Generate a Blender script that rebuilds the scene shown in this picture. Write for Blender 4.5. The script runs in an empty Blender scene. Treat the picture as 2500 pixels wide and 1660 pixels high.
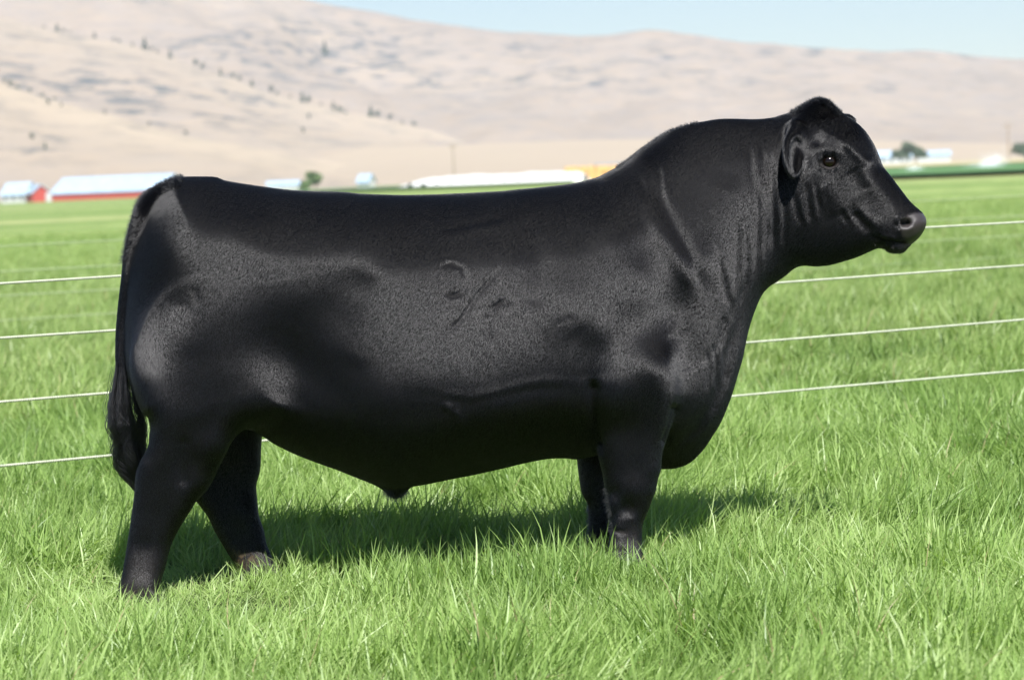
import bpy, bmesh, math, random
import numpy as np
from mathutils import Vector, Matrix, noise
random.seed(7); rng = np.random.default_rng(7)
sc = bpy.context.scene
COL = sc.collection
R = math.radians

# ------------------------------------------------------------------ camera
FPX, HC, DIST = 6181.0, 1.466, 9.0          # focal length in photo pixels, lens height, metres to the bull
PITCH, ROLL = math.atan(428/FPX), math.atan(0.0424)
fwd = Vector((0, math.cos(PITCH), -math.sin(PITCH)))
r0, u0 = Vector((1, 0, 0)), Vector((0, math.sin(PITCH), math.cos(PITCH)))
rgt = r0*math.cos(ROLL) - u0*math.sin(ROLL)
upv = u0*math.cos(ROLL) + r0*math.sin(ROLL)
CAMP = Vector((0, -DIST, HC))
cd = bpy.data.cameras.new('camera'); cam = bpy.data.objects.new('camera', cd); COL.objects.link(cam)
m = Matrix((rgt, upv, -fwd)).transposed().to_4x4(); m.translation = CAMP
cam.matrix_world = m
cd.sensor_width = 36; cd.sensor_fit = 'HORIZONTAL'; cd.lens = 36*FPX/2500
cd.clip_start = 0.5; cd.clip_end = 30000
cd.dof.use_dof = True; cd.dof.focus_distance = 8.75; cd.dof.aperture_fstop = 3.8
sc.camera = cam

# ------------------------------------------------------------------ sky and sun
SUN_EL, SUN_AZ = 50.0, 12.0                  # azimuth: degrees to the right of straight behind the camera
w = bpy.data.worlds.new('World'); sc.world = w; w.use_nodes = True
nt = w.node_tree; nt.nodes.clear()
sky = nt.nodes.new('ShaderNodeTexSky'); sky.sky_type = 'NISHITA'; sky.sun_disc = False
sky.sun_elevation = R(SUN_EL); sky.sun_rotation = R(180 - SUN_AZ)
sky.altitude = 900; sky.air_density = 1.0; sky.dust_density = 0.3; sky.ozone_density = 3.5
bg = nt.nodes.new('ShaderNodeBackground'); bg.inputs['Strength'].default_value = 0.052
wo = nt.nodes.new('ShaderNodeOutputWorld')
nt.links.new(sky.outputs[0], bg.inputs[0]); nt.links.new(bg.outputs[0], wo.inputs[0])
sd = bpy.data.lights.new('sun', 'SUN'); sd.energy = 5.0; sd.angle = R(0.53); sd.color = (1.0, 0.975, 0.945)
sun = bpy.data.objects.new('sun', sd); COL.objects.link(sun)
sdir = Vector((math.sin(R(SUN_AZ))*math.cos(R(SUN_EL)), -math.cos(R(SUN_AZ))*math.cos(R(SUN_EL)), math.sin(R(SUN_EL))))
sun.rotation_euler = sdir.to_track_quat('Z', 'Y').to_euler(); sun.location = sdir*30
sc.view_settings.view_transform = 'Standard'; sc.view_settings.look = 'None'
sc.view_settings.gamma = 1; sc.view_settings.use_curve_mapping = False
sc.view_settings.exposure = 0.94
sc.render.engine = 'CYCLES'
sc.cycles.use_denoising = True
sc.cycles.max_bounces = 5; sc.cycles.diffuse_bounces = 3; sc.cycles.transmission_bounces = 4; sc.cycles.glossy_bounces = 2; sc.cycles.use_adaptive_sampling = True; sc.cycles.adaptive_threshold = 0.01; sc.cycles.volume_bounces = 1; sc.cycles.transparent_max_bounces = 12
sc.cycles.sample_clamp_indirect = 4.0

# ------------------------------------------------------------------ helpers
def P(sx, sy, y):
    """the point seen at photo pixel (sx, sy) that lies on the vertical plane Y = y"""
    d = fwd*FPX + rgt*(sx-1250) - upv*(sy-830)
    return CAMP + d*((y + DIST)/d.y)
def at(sx, dist, z=0.0):
    """ground point at distance dist straight under photo column sx"""
    d = fwd*FPX + rgt*(sx-1250) - upv*(402-(sx-1250)*0.0424-830)
    p = CAMP + d*(dist/d.y); p.z = z; return p
def project(V):
    """photo pixels of an (n,3) array"""
    Q = V - np.array(CAMP); f = Q @ np.array(fwd)
    return 1250 + FPX*(Q @ np.array(rgt))/f, 830 - FPX*(Q @ np.array(upv))/f
def tag(o, label=None, cat=None, group=None, kind=None):
    for k, v in (('label', label), ('category', cat), ('group', group), ('kind', kind)):
        if v: o[k] = v
    return o
def empty(name, loc=(0, 0, 0), rz=0.0):
    o = bpy.data.objects.new(name, None); COL.objects.link(o); o.location = loc; o.rotation_euler = (0, 0, rz); return o
def link_mesh(name, verts, faces, mat=None, parent=None, smooth=False):
    me = bpy.data.meshes.new(name); me.from_pydata([tuple(v) for v in verts], [], faces); me.update()
    if smooth: me.polygons.foreach_set('use_smooth', [True]*len(me.polygons))
    if mat: me.materials.append(mat)
    o = bpy.data.objects.new(name, me); COL.objects.link(o)
    if parent: o.parent = parent
    return o
def np_mesh(name, V, F, mat=None, parent=None, smooth=True, link=True):
    """V (n,3); F (k,4) or (k,3) index array"""
    me = bpy.data.meshes.new(name); n = F.shape[1]
    me.vertices.add(len(V)); me.vertices.foreach_set('co', np.ascontiguousarray(V, np.float32).ravel())
    me.loops.add(F.size); me.loops.foreach_set('vertex_index', F.astype(np.int32).ravel())
    me.polygons.add(len(F)); me.polygons.foreach_set('loop_start', np.arange(0, F.size, n, dtype=np.int32))
    me.polygons.foreach_set('use_smooth', np.full(len(F), smooth))
    me.update(calc_edges=True)
    if mat: me.materials.append(mat)
    o = bpy.data.objects.new(name, me)
    if link: COL.objects.link(o)
    if parent: o.parent = parent
    return o
class MB:
    """collects boxes, prisms and tubes into one mesh"""
    def __init__(s): s.v = []; s.f = []
    def poly(s, pts, faces):
        b = len(s.v); s.v += [tuple(p) for p in pts]; s.f += [tuple(i+b for i in f) for f in faces]; return s
    def box(s, x0, x1, y0, y1, z0, z1):
        return s.poly([(x0,y0,z0),(x1,y0,z0),(x1,y1,z0),(x0,y1,z0),(x0,y0,z1),(x1,y0,z1),(x1,y1,z1),(x0,y1,z1)],
                      [(0,3,2,1),(4,5,6,7),(0,1,5,4),(1,2,6,5),(2,3,7,6),(3,0,4,7)])
    def prism(s, prof, y0, y1):
        """prof: list of (x,z), extruded along y"""
        n = len(prof)
        return s.poly([(x,y0,z) for x, z in prof]+[(x,y1,z) for x, z in prof],
                      [tuple(range(n)), tuple(range(2*n-1, n-1, -1))]+[(i, i+n, (i+1)%n+n, (i+1)%n) for i in range(n)])
    def tube(s, pts, rad, n=8):
        rad = rad if hasattr(rad, '__len__') else [rad]*len(pts)
        pts = [Vector(p) for p in pts]; b = len(s.v)
        for i, p in enumerate(pts):
            t = (pts[min(i+1, len(pts)-1)]-pts[max(i-1, 0)]).normalized()
            a = t.orthogonal().normalized() if abs(t.z) < .9 else t.cross(Vector((0,1,0))).normalized()
            c = t.cross(a)
            for k in range(n):
                q = p + (a*math.cos(2*math.pi*k/n)+c*math.sin(2*math.pi*k/n))*rad[i]; s.v.append(tuple(q))
        for i in range(len(pts)-1):
            for k in range(n):
                s.f.append((b+i*n+k, b+i*n+(k+1)%n, b+(i+1)*n+(k+1)%n, b+(i+1)*n+k))
        s.f.append(tuple(b+k for k in reversed(range(n)))); s.f.append(tuple(b+(len(pts)-1)*n+k for k in range(n)))
        return s
    def build(s, name, mat=None, parent=None, smooth=False): return link_mesh(name, s.v, s.f, mat, parent, smooth)

def nmat(name):
    mt = bpy.data.materials.new(name); mt.use_nodes = True; t = mt.node_tree
    return mt, t, t.nodes['Principled BSDF']
def N(t, ty, **kw):
    n = t.nodes.new(ty)
    for k, v in kw.items():
        if k in n.inputs: n.inputs[k].default_value = v
        else: setattr(n, k, v)
    return n
def ramp(t, fac, stops):
    r = t.nodes.new('ShaderNodeValToRGB'); e = r.color_ramp.elements
    while len(e) < len(stops): e.new(0.5)
    for el, (p, c) in zip(e, stops): el.position = p; el.color = (*c, 1) if len(c) == 3 else c
    t.links.new(fac, r.inputs[0]); return r.outputs[0]
def mixc(t, fac, a, b, mode='MIX'):
    n = t.nodes.new('ShaderNodeMix'); n.data_type = 'RGBA'; n.blend_type = mode
    for s_, v in ((n.inputs['Factor'], fac), (n.inputs['A'], a), (n.inputs['B'], b)):
        pass
    ins = [i for i in n.inputs]
    fi = ins[0]; ai = [i for i in ins if i.name == 'A' and i.type == 'RGBA'][0]; bi = [i for i in ins if i.name == 'B' and i.type == 'RGBA'][0]
    for s_, v in ((fi, fac), (ai, a), (bi, b)):
        if hasattr(v, 'node'): t.links.new(v, s_)
        else: s_.default_value = v if not isinstance(v, tuple) else (*v, 1)
    return [o for o in n.outputs if o.type == 'RGBA'][0]
def plain(name, col, rough=0.7, spec=0.3, var=0.25, scale=3.0, metal=0.0):
    """paint, wood, metal: one colour with uneven wear"""
    mt, t, b = nmat(name)
    tc = N(t, 'ShaderNodeTexCoord'); ns = N(t, 'ShaderNodeTexNoise', Scale=scale, Detail=6.0)
    t.links.new(tc.outputs['Object'], ns.inputs['Vector'])
    c = ramp(t, ns.outputs[0], [(0.3, tuple(x*(1-var) for x in col)), (0.7, tuple(min(.95, x*(1+var)) for x in col))])
    t.links.new(c, b.inputs['Base Color']); b.inputs['Roughness'].default_value = rough
    b.inputs['Specular IOR Level'].default_value = spec; b.inputs['Metallic'].default_value = metal
    return mt

# ------------------------------------------------------------------ the ground
def fbm(x, y, s, seed=0.0, o=4):
    """cheap vector noise from rotated sines"""
    v = np.zeros_like(x, dtype=float); a = 1.0; tot = 0
    r_ = np.random.default_rng(int(seed*10)+5)
    for k in range(o):
        for j in range(3):
            th = r_.uniform(0, 6.28); ph = r_.uniform(0, 6.28); ff = s*(1.9**k)*r_.uniform(.7, 1.35)
            v += a*np.sin((x*np.cos(th)+y*np.sin(th))*ff + ph + 1.3*np.sin((x*np.sin(th)-y*np.cos(th))*ff*.63+ph*2))
        tot += a*3; a *= .55
    return v/tot*2
def ground_z(x, y):
    x = np.asarray(x, float); y = np.asarray(y, float)
    near = np.exp(-((y-1)/14.0)**2)
    b = 0.02*near*fbm(x, y, 1.1, 3)
    return b - 0.0052*np.maximum(0, y-4) + 0.10*fbm(x, y, .05, 9)*np.clip((y-8)/40, 0, 1)
def build_ground():
    ys = np.concatenate([np.arange(-12, 16, .25), 16*1.035**np.arange(0, 165)])
    us = np.linspace(-1, 1, 141)
    V = np.array([[u*(6+.55*max(y+9, 0)+ .0*y), y, 0] for y in ys for u in us])
    V[:, 2] = ground_z(V[:, 0], V[:, 1])
    n = len(us); i = np.arange(len(ys)-1)[:, None]*n + np.arange(n-1)[None, :]
    F = np.stack([i, i+1, i+n+1, i+n], -1).reshape(-1, 4)
    mt, t, b = nmat('pasture')
    geo = N(t, 'ShaderNodeNewGeometry'); sep = N(t, 'ShaderNodeSeparateXYZ'); t.links.new(geo.outputs['Position'], sep.inputs[0])
    mp = N(t, 'ShaderNodeMapping'); mp.inputs['Scale'].default_value = (.25, 1.0, 1.0); t.links.new(geo.outputs['Position'], mp.inputs[0])
    n1 = N(t, 'ShaderNodeTexNoise', Scale=.045, Detail=5.0); t.links.new(mp.outputs[0], n1.inputs['Vector'])
    n2 = N(t, 'ShaderNodeTexNoise', Scale=.9, Detail=6.0); t.links.new(geo.outputs['Position'], n2.inputs['Vector'])
    a = ramp(t, n1.outputs[0], [(.35, (.15, .235, .070)), (.52, (.245, .325, .115)), (.66, (.37, .385, .19))])
    d = ramp(t, n2.outputs[0], [(.3, (.55, .6, .5)), (.7, (1.2, 1.15, 1.1))])
    c = mixc(t, 1.0, a, d, 'MULTIPLY')
    # darker ground between the blades near by, closed sward further off
    mr = N(t, 'ShaderNodeMapRange'); mr.inputs['From Min'].default_value = 12; mr.inputs['From Max'].default_value = 45
    t.links.new(sep.outputs['Y'], mr.inputs['Value'])
    c2 = mixc(t, mr.outputs[0], (.030, .045, .014), c)
    t.links.new(c2, b.inputs['Base Color']); b.inputs['Roughness'].default_value = .9; b.inputs['Specular IOR Level'].default_value = .1
    o = np_mesh('ground', V, F, mt); tag(o, 'green pasture running out to the foot of the hills', kind='structure')
build_ground()
# ------------------------------------------------------------------ the bull
H = 0.0055
YAW = math.tan(R(5.0))
def loc(sx, sy, off=0.0):
    """photo pixel -> (x, z) on the bull's own middle plane moved off metres sideways"""
    y = 0.0
    for _ in range(4):
        p = P(sx, sy, y); y = YAW*p.x + off
    return p.x, p.z
def resample(pts, step=6.0):
    """Catmull-Rom through a closed outline"""
    p = np.array(pts, float); n = len(p); out = []
    for i in range(n):
        a, b, c, d = p[i-1], p[i], p[(i+1) % n], p[(i+2) % n]
        k = max(1, int(np.linalg.norm(c-b)/step))
        for j in range(k):
            t = j/k
            out.append(.5*((2*b)+(c-a)*t+(2*a-5*b+4*c-d)*t*t+(3*b-a-3*c+d)*t**3))
    return np.array(out)
def poly_dist(X, Z, poly):
    """signed distance, negative inside"""
    d = np.full(X.shape, 1e9, np.float64); inside = np.zeros(X.shape, bool)
    n = len(poly)
    for i in range(n):
        ax, az = poly[i]; bx, bz = poly[(i+1) % n]
        ex, ez = bx-ax, bz-az; L = ex*ex+ez*ez+1e-12
        t = np.clip(((X-ax)*ex+(Z-az)*ez)/L, 0, 1)
        np.minimum(d, (X-ax-t*ex)**2+(Z-az-t*ez)**2, out=d)
        c = (az > Z) != (bz > Z)
        if abs(ez) > 1e-9: inside ^= c & (X < ex*(Z-az)/ez + ax)
    d = np.sqrt(d); return np.where(inside, -d, d)
def tps(pts, vals, reg=1e-3):
    """thin plate spline through scattered values"""
    pts = np.array(pts, float); n = len(pts)
    def U(r2): return .5*r2*np.log(r2+1e-12)
    r2 = ((pts[:, None]-pts[None])**2).sum(-1)
    A = np.zeros((n+3, n+3)); A[:n, :n] = U(r2)+reg*np.eye(n); A[:n, n] = 1; A[:n, n+1:] = pts; A[n, :n] = 1; A[n+1:, :n] = pts.T
    s = np.linalg.solve(A, np.concatenate([vals, np.zeros(3)]))
    def f(X, Z):
        out = s[n]+s[n+1]*X+s[n+2]*Z
        for (px, pz), w_ in zip(pts, s[:n]): out = out + w_*U((X-px)**2+(Z-pz)**2)
        return out
    return f
def smin(a, b, k):
    h = np.clip(.5+.5*(b-a)/k, 0, 1); return b*(1-h)+a*h-k*h*(1-h)

X0, X1, Y0, Y1, Z0, Z1 = -1.55, 1.62, -.47, .47, -.03, 1.78
gx = np.arange(X0, X1, H, dtype=np.float32); gy = np.arange(Y0, Y1, H, dtype=np.float32); gz = np.arange(Z0, Z1, H, dtype=np.float32)
FLD = np.full((len(gx), len(gy), len(gz)), 0.20, np.float32)
def span(g, a, b):
    i = max(0, int((a-g[0])/H)-1); j = min(len(g), int((b-g[0])/H)+2); return slice(i, j)
def slab(outline, Wf, Rf, cy=lambda X, Z: 0*X, off=0.0, k=0.04, p=2.2, pre=None):
    """a solid whose side view is the outline; Wf half thickness, Rf depth of the rounding at the edge, cy middle plane"""
    px = resample(outline)
    poly = np.array([loc(a, b, off) for a, b in px])
    if pre is not None: poly = pre(poly)
    xs, zs = span(gx, poly[:, 0].min()-.20, poly[:, 0].max()+.20), span(gz, poly[:, 1].min()-.20, poly[:, 1].max()+.20)
    X, Z = np.meshgrid(gx[xs].astype(float), gz[zs].astype(float), indexing='ij')
    d = poly_dist(X, Z, poly); W = np.clip(Wf(X, Z), .012, .45); Rr = np.clip(Rf(X, Z), .01, .5); C = cy(X, Z)
    ylo, yhi = float((C-W).min())-.20, float((C+W).max())+.20; ys = span(gy, ylo, yhi)
    e = np.clip(1+d/Rr, 0, None).astype(np.float32)
    s = np.minimum(W, Rr).astype(np.float32); ip = np.float32(1/p)
    ep = e**np.float32(p)
    d32 = d.astype(np.float32); W32 = W.astype(np.float32)
    blk = FLD[xs, ys, zs]; Wi = (1/W).astype(np.float32); C = C.astype(np.float32)
    for j, yv in enumerate(gy[ys]):
        q = np.abs(yv-C)*Wi
        f = np.maximum(((ep+q**np.float32(p))**ip-1)*s, np.maximum(d32, np.abs(yv-C)-W32))
        blk[:, j, :] = smin(blk[:, j, :], np.minimum(f, .3).astype(np.float32), k)
def ball(c, r, k=.02, rot=None, sub=False, pad=.06):
    """ellipsoid joined to (or cut from) the body"""
    r = np.array(r if hasattr(r, '__len__') else (r,)*3, float); m_ = r.max()+pad
    xs, ys, zs = span(gx, c[0]-m_, c[0]+m_), span(gy, c[1]-m_, c[1]+m_), span(gz, c[2]-m_, c[2]+m_)
    X, Y, Z = np.meshgrid(gx[xs]-c[0], gy[ys]-c[1], gz[zs]-c[2], indexing='ij')
    if rot is not None:
        M_ = np.array(rot); X, Y, Z = (M_[i, 0]*X+M_[i, 1]*Y+M_[i, 2]*Z for i in range(3))
    q = np.sqrt((X/r[0])**2+(Y/r[1])**2+(Z/r[2])**2)
    f = ((q-1)*r.min()).astype(np.float32)
    b = FLD[xs, ys, zs]
    b[...] = -smin(-b, f, k) if sub else smin(b, f, k)
def chain(pts, rad, k=.02):
    """tapered tube joined to the body"""
    pts = [np.array(p, float) for p in pts]; A_ = np.array(pts); m_ = max(rad)+.05
    lo = A_.min(0)-m_; hi = A_.max(0)+m_
    xs, ys, zs = span(gx, lo[0], hi[0]), span(gy, lo[1], hi[1]), span(gz, lo[2], hi[2])
    X, Y, Z = np.meshgrid(gx[xs], gy[ys], gz[zs], indexing='ij'); F_ = np.full(X.shape, .2, np.float32)
    for a, b, ra, rb in zip(pts[:-1], pts[1:], rad[:-1], rad[1:]):
        d = b-a; t = np.clip(((X-a[0])*d[0]+(Y-a[1])*d[1]+(Z-a[2])*d[2])/(d@d), 0, 1)
        np.minimum(F_, (np.sqrt((X-a[0]-t*d[0])**2+(Y-a[1]-t*d[1])**2+(Z-a[2]-t*d[2])**2)-(ra+(rb-ra)*t)).astype(np.float32), out=F_)
    bl = FLD[xs, ys, zs]; bl[...] = smin(bl, F_, k)
def rope_pts(pts, rad, n=5):
    """smooth a centre line and its radii"""
    A_ = np.array([list(p)+[r_] for p, r_ in zip(pts, rad)]); out = []
    for i in range(len(A_)-1):
        a, b, c, d = A_[max(i-1, 0)], A_[i], A_[i+1], A_[min(i+2, len(A_)-1)]
        for j in range(n):
            t = j/n; out.append(.5*((2*b)+(c-a)*t+(2*a-5*b+4*c-d)*t*t+(3*b-a-3*c+d)*t**3))
    out.append(A_[-1]); out = np.array(out); return out[:, :3], out[:, 3]

HEAD_X = loc(1900, 450)[0]; HEAD_A = R(13)
def head_stretch(poly):
    q = poly.copy(); mk = q[:, 0] > HEAD_X; q[mk, 0] = HEAD_X+(q[mk, 0]-HEAD_X)/math.cos(HEAD_A)*1.0; return q
TRUNK = [(433,437),(485,434),(523,437),(558,444),(604,451),(680,462),(737,467),(840,471),(890,475),(1005,477),(1106,475),(1242,466),(1377,452),(1445,438),(1480,423),(1526,397),(1572,362),(1630,323),(1675,307),(1721,297),(1767,291),(1842,292),(1886,288),(1908,282),(1934,275),(1950,266),(1966,257),(1988,246),(2004,245),(2023,253),(2036,268),(2060,284),(2084,302),(2103,320),(2117,340),(2127,358),(2137,382),(2146,406),(2167,434),(2192,468),(2211,493),(2224,505),(2237,517),(2246,528),(2249,541),(2245,557),(2234,576),(2221,589),(2208,599),(2195,611),(2176,615),(2160,611),(2148,604),(2135,604),(2119,611),(2087,626),(2055,637),(2023,646),(1991,650),(1972,648),(1953,649),(1937,656),(1918,672),(1896,688),(1880,698),(1859,721),(1839,767),(1825,812),(1813,870),(1802,910),(1785,967),(1762,1025),(1739,1065),(1716,1099),(1687,1128),(1653,1142),(1615,1144),(1585,1132),(1540,1105),(1470,1108),(1408,1118),(1385,1116),(1343,1117),(1305,1123),(1248,1136),(1172,1153),(1076,1172),(1019,1183),(960,1189),(924,1182),(886,1169),(829,1146),(771,1125),(714,1102),(676,1083),(640,1060),(600,1045),(520,1060),(430,1080),(378,1060),(373,1034),(365,1010),(347,990),(330,955),(318,917),(313,894),(308,840),(309,760),(318,680),(333,610),(352,555),(378,505),(405,460)]
WP = [(330,560,.13),(325,750,.19),(335,950,.19),(450,470,.17),(450,600,.268),(465,700,.298),(480,820,.334),(450,960,.30),(450,1040,.275),(600,480,.24),(600,600,.318),(600,840,.338),(620,1020,.27),
      (750,600,.325),(750,850,.335),(750,1060,.28),(950,520,.295),(950,650,.352),(950,850,.402),(950,960,.408),(950,1100,.32),(1200,520,.30),(1200,650,.352),(1200,850,.400),(1200,960,.402),(1200,1080,.32),(1400,500,.27),
      (1400,650,.345),(1400,850,.365),(1400,1060,.28),(1550,430,.19),(1550,650,.315),(1550,850,.33),(1560,1050,.24),(1700,340,.14),(1700,550,.235),(1700,750,.235),(1700,950,.18),
      (1650,1100,.09),(1740,1020,.10),(1800,320,.12),(1800,500,.195),(1800,700,.165),(1790,860,.12),(1880,320,.12),(1880,480,.17),(1870,640,.12),(1950,300,.105),(1960,420,.145),(1960,560,.115),
      (1995,260,.065),(2030,320,.118),(2030,395,.130),(2050,470,.112),(2050,590,.072),(1990,640,.05),(2100,340,.11),(2110,420,.108),(2120,490,.090),(2120,570,.074),(2180,500,.075),(2180,560,.082),
      (2235,535,.080),(2230,575,.078),(2180,605,.055)]
Wt = tps([loc(a, b) for a, b, c in WP], np.array([c for a, b, c in WP]), 2e-3)
def xs_(lst):
    a = np.array([loc(q, 600)[0] for q, _ in lst]); b = np.array([v for _, v in lst]); return lambda X, Z: np.interp(X, a, b)
Rt = xs_([(300,.15),(420,.18),(600,.22),(850,.26),(1200,.27),(1450,.25),(1600,.23),(1750,.17),(1880,.13),(1960,.085),(2250,.06)])
slab(TRUNK, Wt, Rt, pre=head_stretch, k=.02, p=2.15)
# near hind leg with its thigh, then the far one; near and far fore leg
def zi(lst, off):
    """value by height, given as photo rows"""
    a = [(loc(500, r_, off)[1], v) for r_, v in lst]; a.sort(); xs2 = np.array([q[0] for q in a]); v2 = np.array([q[1] for q in a])
    zz_ = np.linspace(-.3, 1.9, 880); vv_ = np.interp(zz_, xs2, v2); ker = np.hanning(49); ker /= ker.sum()
    vv_ = np.convolve(np.pad(vv_, 24, 'edge'), ker, 'valid')
    return lambda X, Z: np.interp(Z, zz_, vv_)
NH = [(330,900),(350,985),(368,1010),(375,1034),(371,1066),(361,1097),(347,1122),(337,1150),(332,1189),(328,1224),(322,1266),(315,1311),(308,1354),(300,1399),(290,1434),(284,1470),(288,1492),(345,1496),(396,1488),(392,1455),(391,1424),(404,1378),(418,1329),(434,1296),(450,1270),(465,1246),(480,1222),(497,1204),(514,1182),(531,1146),(549,1111),(563,1083),(577,1059),(594,1038),(625,1016),(665,1000),(705,980),(690,890),(620,780),(520,720),(420,740),(345,830)]
slab(NH, zi([(720,.015),(800,.045),(900,.09),(1000,.106),(1080,.098),(1150,.076),(1230,.064),(1320,.050),(1400,.055),(1440,.066),(1490,.072)], -.22), zi([(820,.10),(950,.10),(1060,.075),(1150,.065),(1300,.062),(1490,.05)], -.22),
     cy=zi([(720,-.25),(860,-.235),(1000,-.222),(1150,-.205),(1490,-.20)], -.2), off=-.2, k=.08)
FH = [(470,900),(470,1000),(462,1100),(462,1190),(488,1233),(507,1259),(528,1301),(549,1336),(566,1364),(580,1389),(585,1415),(592,1440),(640,1446),(692,1440),(686,1412),(671,1384),(660,1353),(650,1329),(642,1294),(631,1259),(627,1224),(625,1185),(633,1153),(636,1125),(637,1090),(641,1055),(660,1000),(620,880)]
slab(FH, zi([(850,.07),(1000,.105),(1080,.09),(1150,.068),(1230,.060),(1320,.050),(1380,.055),(1440,.068)], .2), zi([(850,.09),(1060,.075),(1150,.06),(1440,.05)], .2),
     cy=zi([(850,.19),(1000,.20),(1440,.20)], .2), off=.2, k=.04)
NF = [(1460,880),(1452,960),(1452,1059),(1461,1112),(1471,1152),(1478,1198),(1482,1232),(1489,1258),(1491,1298),(1487,1331),(1480,1365),(1474,1398),(1478,1418),(1530,1424),(1588,1416),(1584,1390),(1573,1364),(1567,1331),(1567,1298),(1570,1275),(1582,1245),(1592,1218),(1600,1198),(1607,1165),(1613,1145),(1616,1110),(1622,1086),(1634,1056),(1645,1020),(1655,940),(1640,850),(1580,780),(1530,735),(1480,770)]
slab(NF, zi([(740,.02),(800,.055),(900,.098),(1000,.105),(1100,.085),(1200,.068),(1260,.056),(1310,.048),(1370,.058),(1420,.068)], -.18), zi([(800,.10),(950,.10),(1100,.085),(1200,.07),(1300,.05),(1420,.045)], -.18),
     cy=zi([(800,-.245),(950,-.245),(1100,-.205),(1420,-.185)], -.2), off=-.2, k=.045)
FF = [(1440,900),(1412,1000),(1404,1090),(1409,1119),(1414,1159),(1418,1190),(1424,1207),(1434,1228),(1437,1262),(1437,1300),(1434,1335),(1426,1360),(1422,1380),(1470,1388),(1526,1382),(1520,1350),(1515,1320),(1515,1262),(1528,1220),(1545,1180),(1560,1100),(1600,1000),(1580,880)]
slab(FF, zi([(880,.07),(1000,.10),(1100,.080),(1200,.064),(1260,.054),(1310,.046),(1350,.056),(1390,.066)], .18), zi([(880,.09),(1100,.08),(1200,.065),(1300,.048),(1390,.045)], .18),
     cy=zi([(880,.21),(1100,.18),(1390,.17)], .2), off=.2, k=.028)
# tail, sheath, pin bones
def L3(sx, sy, off): x, z = loc(sx, sy, off); return (x, off, z)
chain(*rope_pts([L3(520,462,0),L3(450,466,0),L3(405,482,-.01),L3(366,520,-.02),L3(343,575,-.03),L3(327,640,-.035),L3(314,710,-.035),L3(303,790,-.035),L3(298,860,-.035),L3(298,930,-.035)],
      [.040,.044,.046,.041,.036,.032,.030,.026,.023,.018]), k=.014)
chain([L3(930,1120,0),L3(955,1160,0),L3(967,1192,0)], [.06,.045,.034], k=.045)
# ears: a drooping cupped oval on the near side, the far one pricked forward
def ear(sgn, sx, sy, axv, nv, size=(.096, .060, .032)):
    ax = np.array(axv, float); ax /= np.linalg.norm(ax)
    nrm = np.array(nv, float); nrm -= ax*(nrm@ax); nrm /= np.linalg.norm(nrm)
    root = np.array(L3(sx, sy, 0)); root[1] = sgn*.105
    c = root + ax*(size[0]+.015); M_ = np.array([ax, np.cross(ax, nrm), nrm])
    ball(c, size, k=.006, rot=M_)
    chain([root, c-ax*size[0]*.6], [.036, .028], k=.02)
    ball(c + nrm*.021 + ax*.004, (size[0]*.8, size[1]*.70, .026), k=.006, rot=M_, sub=True)
ear(-1, 1950, 318, (-.10, -.62, -.78), (.72, -.66, 0)); ear(1, 2024, 304, (.42, .90, .02), (.6, -.3, -.2), (.075, .035, .024))

def surface_nets(F, org, h):
    S = F < 0
    nx, ny, nz = F.shape
    cnt = np.zeros((nx-1, ny-1, nz-1), np.uint8)
    cs = [(a, b, c) for a in (0, 1) for b in (0, 1) for c in (0, 1)]
    for a, b, c in cs: cnt += S[a:nx-1+a, b:ny-1+b, c:nz-1+c]
    act = np.argwhere((cnt > 0) & (cnt < 8))
    idx = np.full(cnt.shape, -1, np.int32); idx[act[:, 0], act[:, 1], act[:, 2]] = np.arange(len(act))
    val = np.stack([F[act[:, 0]+a, act[:, 1]+b, act[:, 2]+c] for a, b, c in cs], 1)
    co = np.array(cs, float); acc = np.zeros((len(act), 3)); n = np.zeros(len(act))
    for i in range(8):
        for j in range(i+1, 8):
            if abs(co[i]-co[j]).sum() != 1: continue
            mk = (val[:, i] < 0) != (val[:, j] < 0)
            t = val[:, i]/(val[:, i]-val[:, j]+1e-20)
            p_ = co[i]+(co[j]-co[i])*t[:, None]
            acc[mk] += p_[mk]; n[mk] += 1
    V = (act + acc/n[:, None])*h + np.array(org)
    quads = []
    for ax in range(3):
        sl0 = [slice(None)]*3; sl1 = [slice(None)]*3; sl0[ax] = slice(0, -1); sl1[ax] = slice(1, None)
        a_, b_ = S[tuple(sl0)], S[tuple(sl1)]
        e = np.argwhere(a_ != b_)
        o1, o2 = [k for k in range(3) if k != ax]
        e = e[(e[:, o1] > 0) & (e[:, o2] > 0) & (e[:, o1] < F.shape[o1]-1) & (e[:, o2] < F.shape[o2]-1)]
        q = []
        for d1, d2 in ((1, 1), (0, 1), (0, 0), (1, 0)):
            c = e.copy(); c[:, o1] -= d1; c[:, o2] -= d2; q.append(idx[c[:, 0], c[:, 1], c[:, 2]])
        q = np.stack(q, 1); flip = a_[e[:, 0], e[:, 1], e[:, 2]]
        if ax == 1: flip = ~flip
        q[~flip] = q[~flip][:, ::-1]; quads.append(q)
    return V, np.concatenate(quads)
BV, BF = surface_nets(FLD, (X0, Y0, Z0), H)
del FLD
def adjacency_smooth(V, F, it, lam=.5, wt=None):
    E = np.concatenate([F[:, [0, 1]], F[:, [1, 2]], F[:, [2, 3]], F[:, [3, 0]]]); E = np.concatenate([E, E[:, ::-1]])
    deg = np.bincount(E[:, 0], minlength=len(V))
    for _ in range(it):
        A = np.stack([np.bincount(E[:, 0], weights=V[E[:, 1], k], minlength=len(V)) for k in range(3)], 1)/deg[:, None]
        d = (A-V)*lam; V = V + (d if wt is None else d*wt[:, None])
    return V
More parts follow.
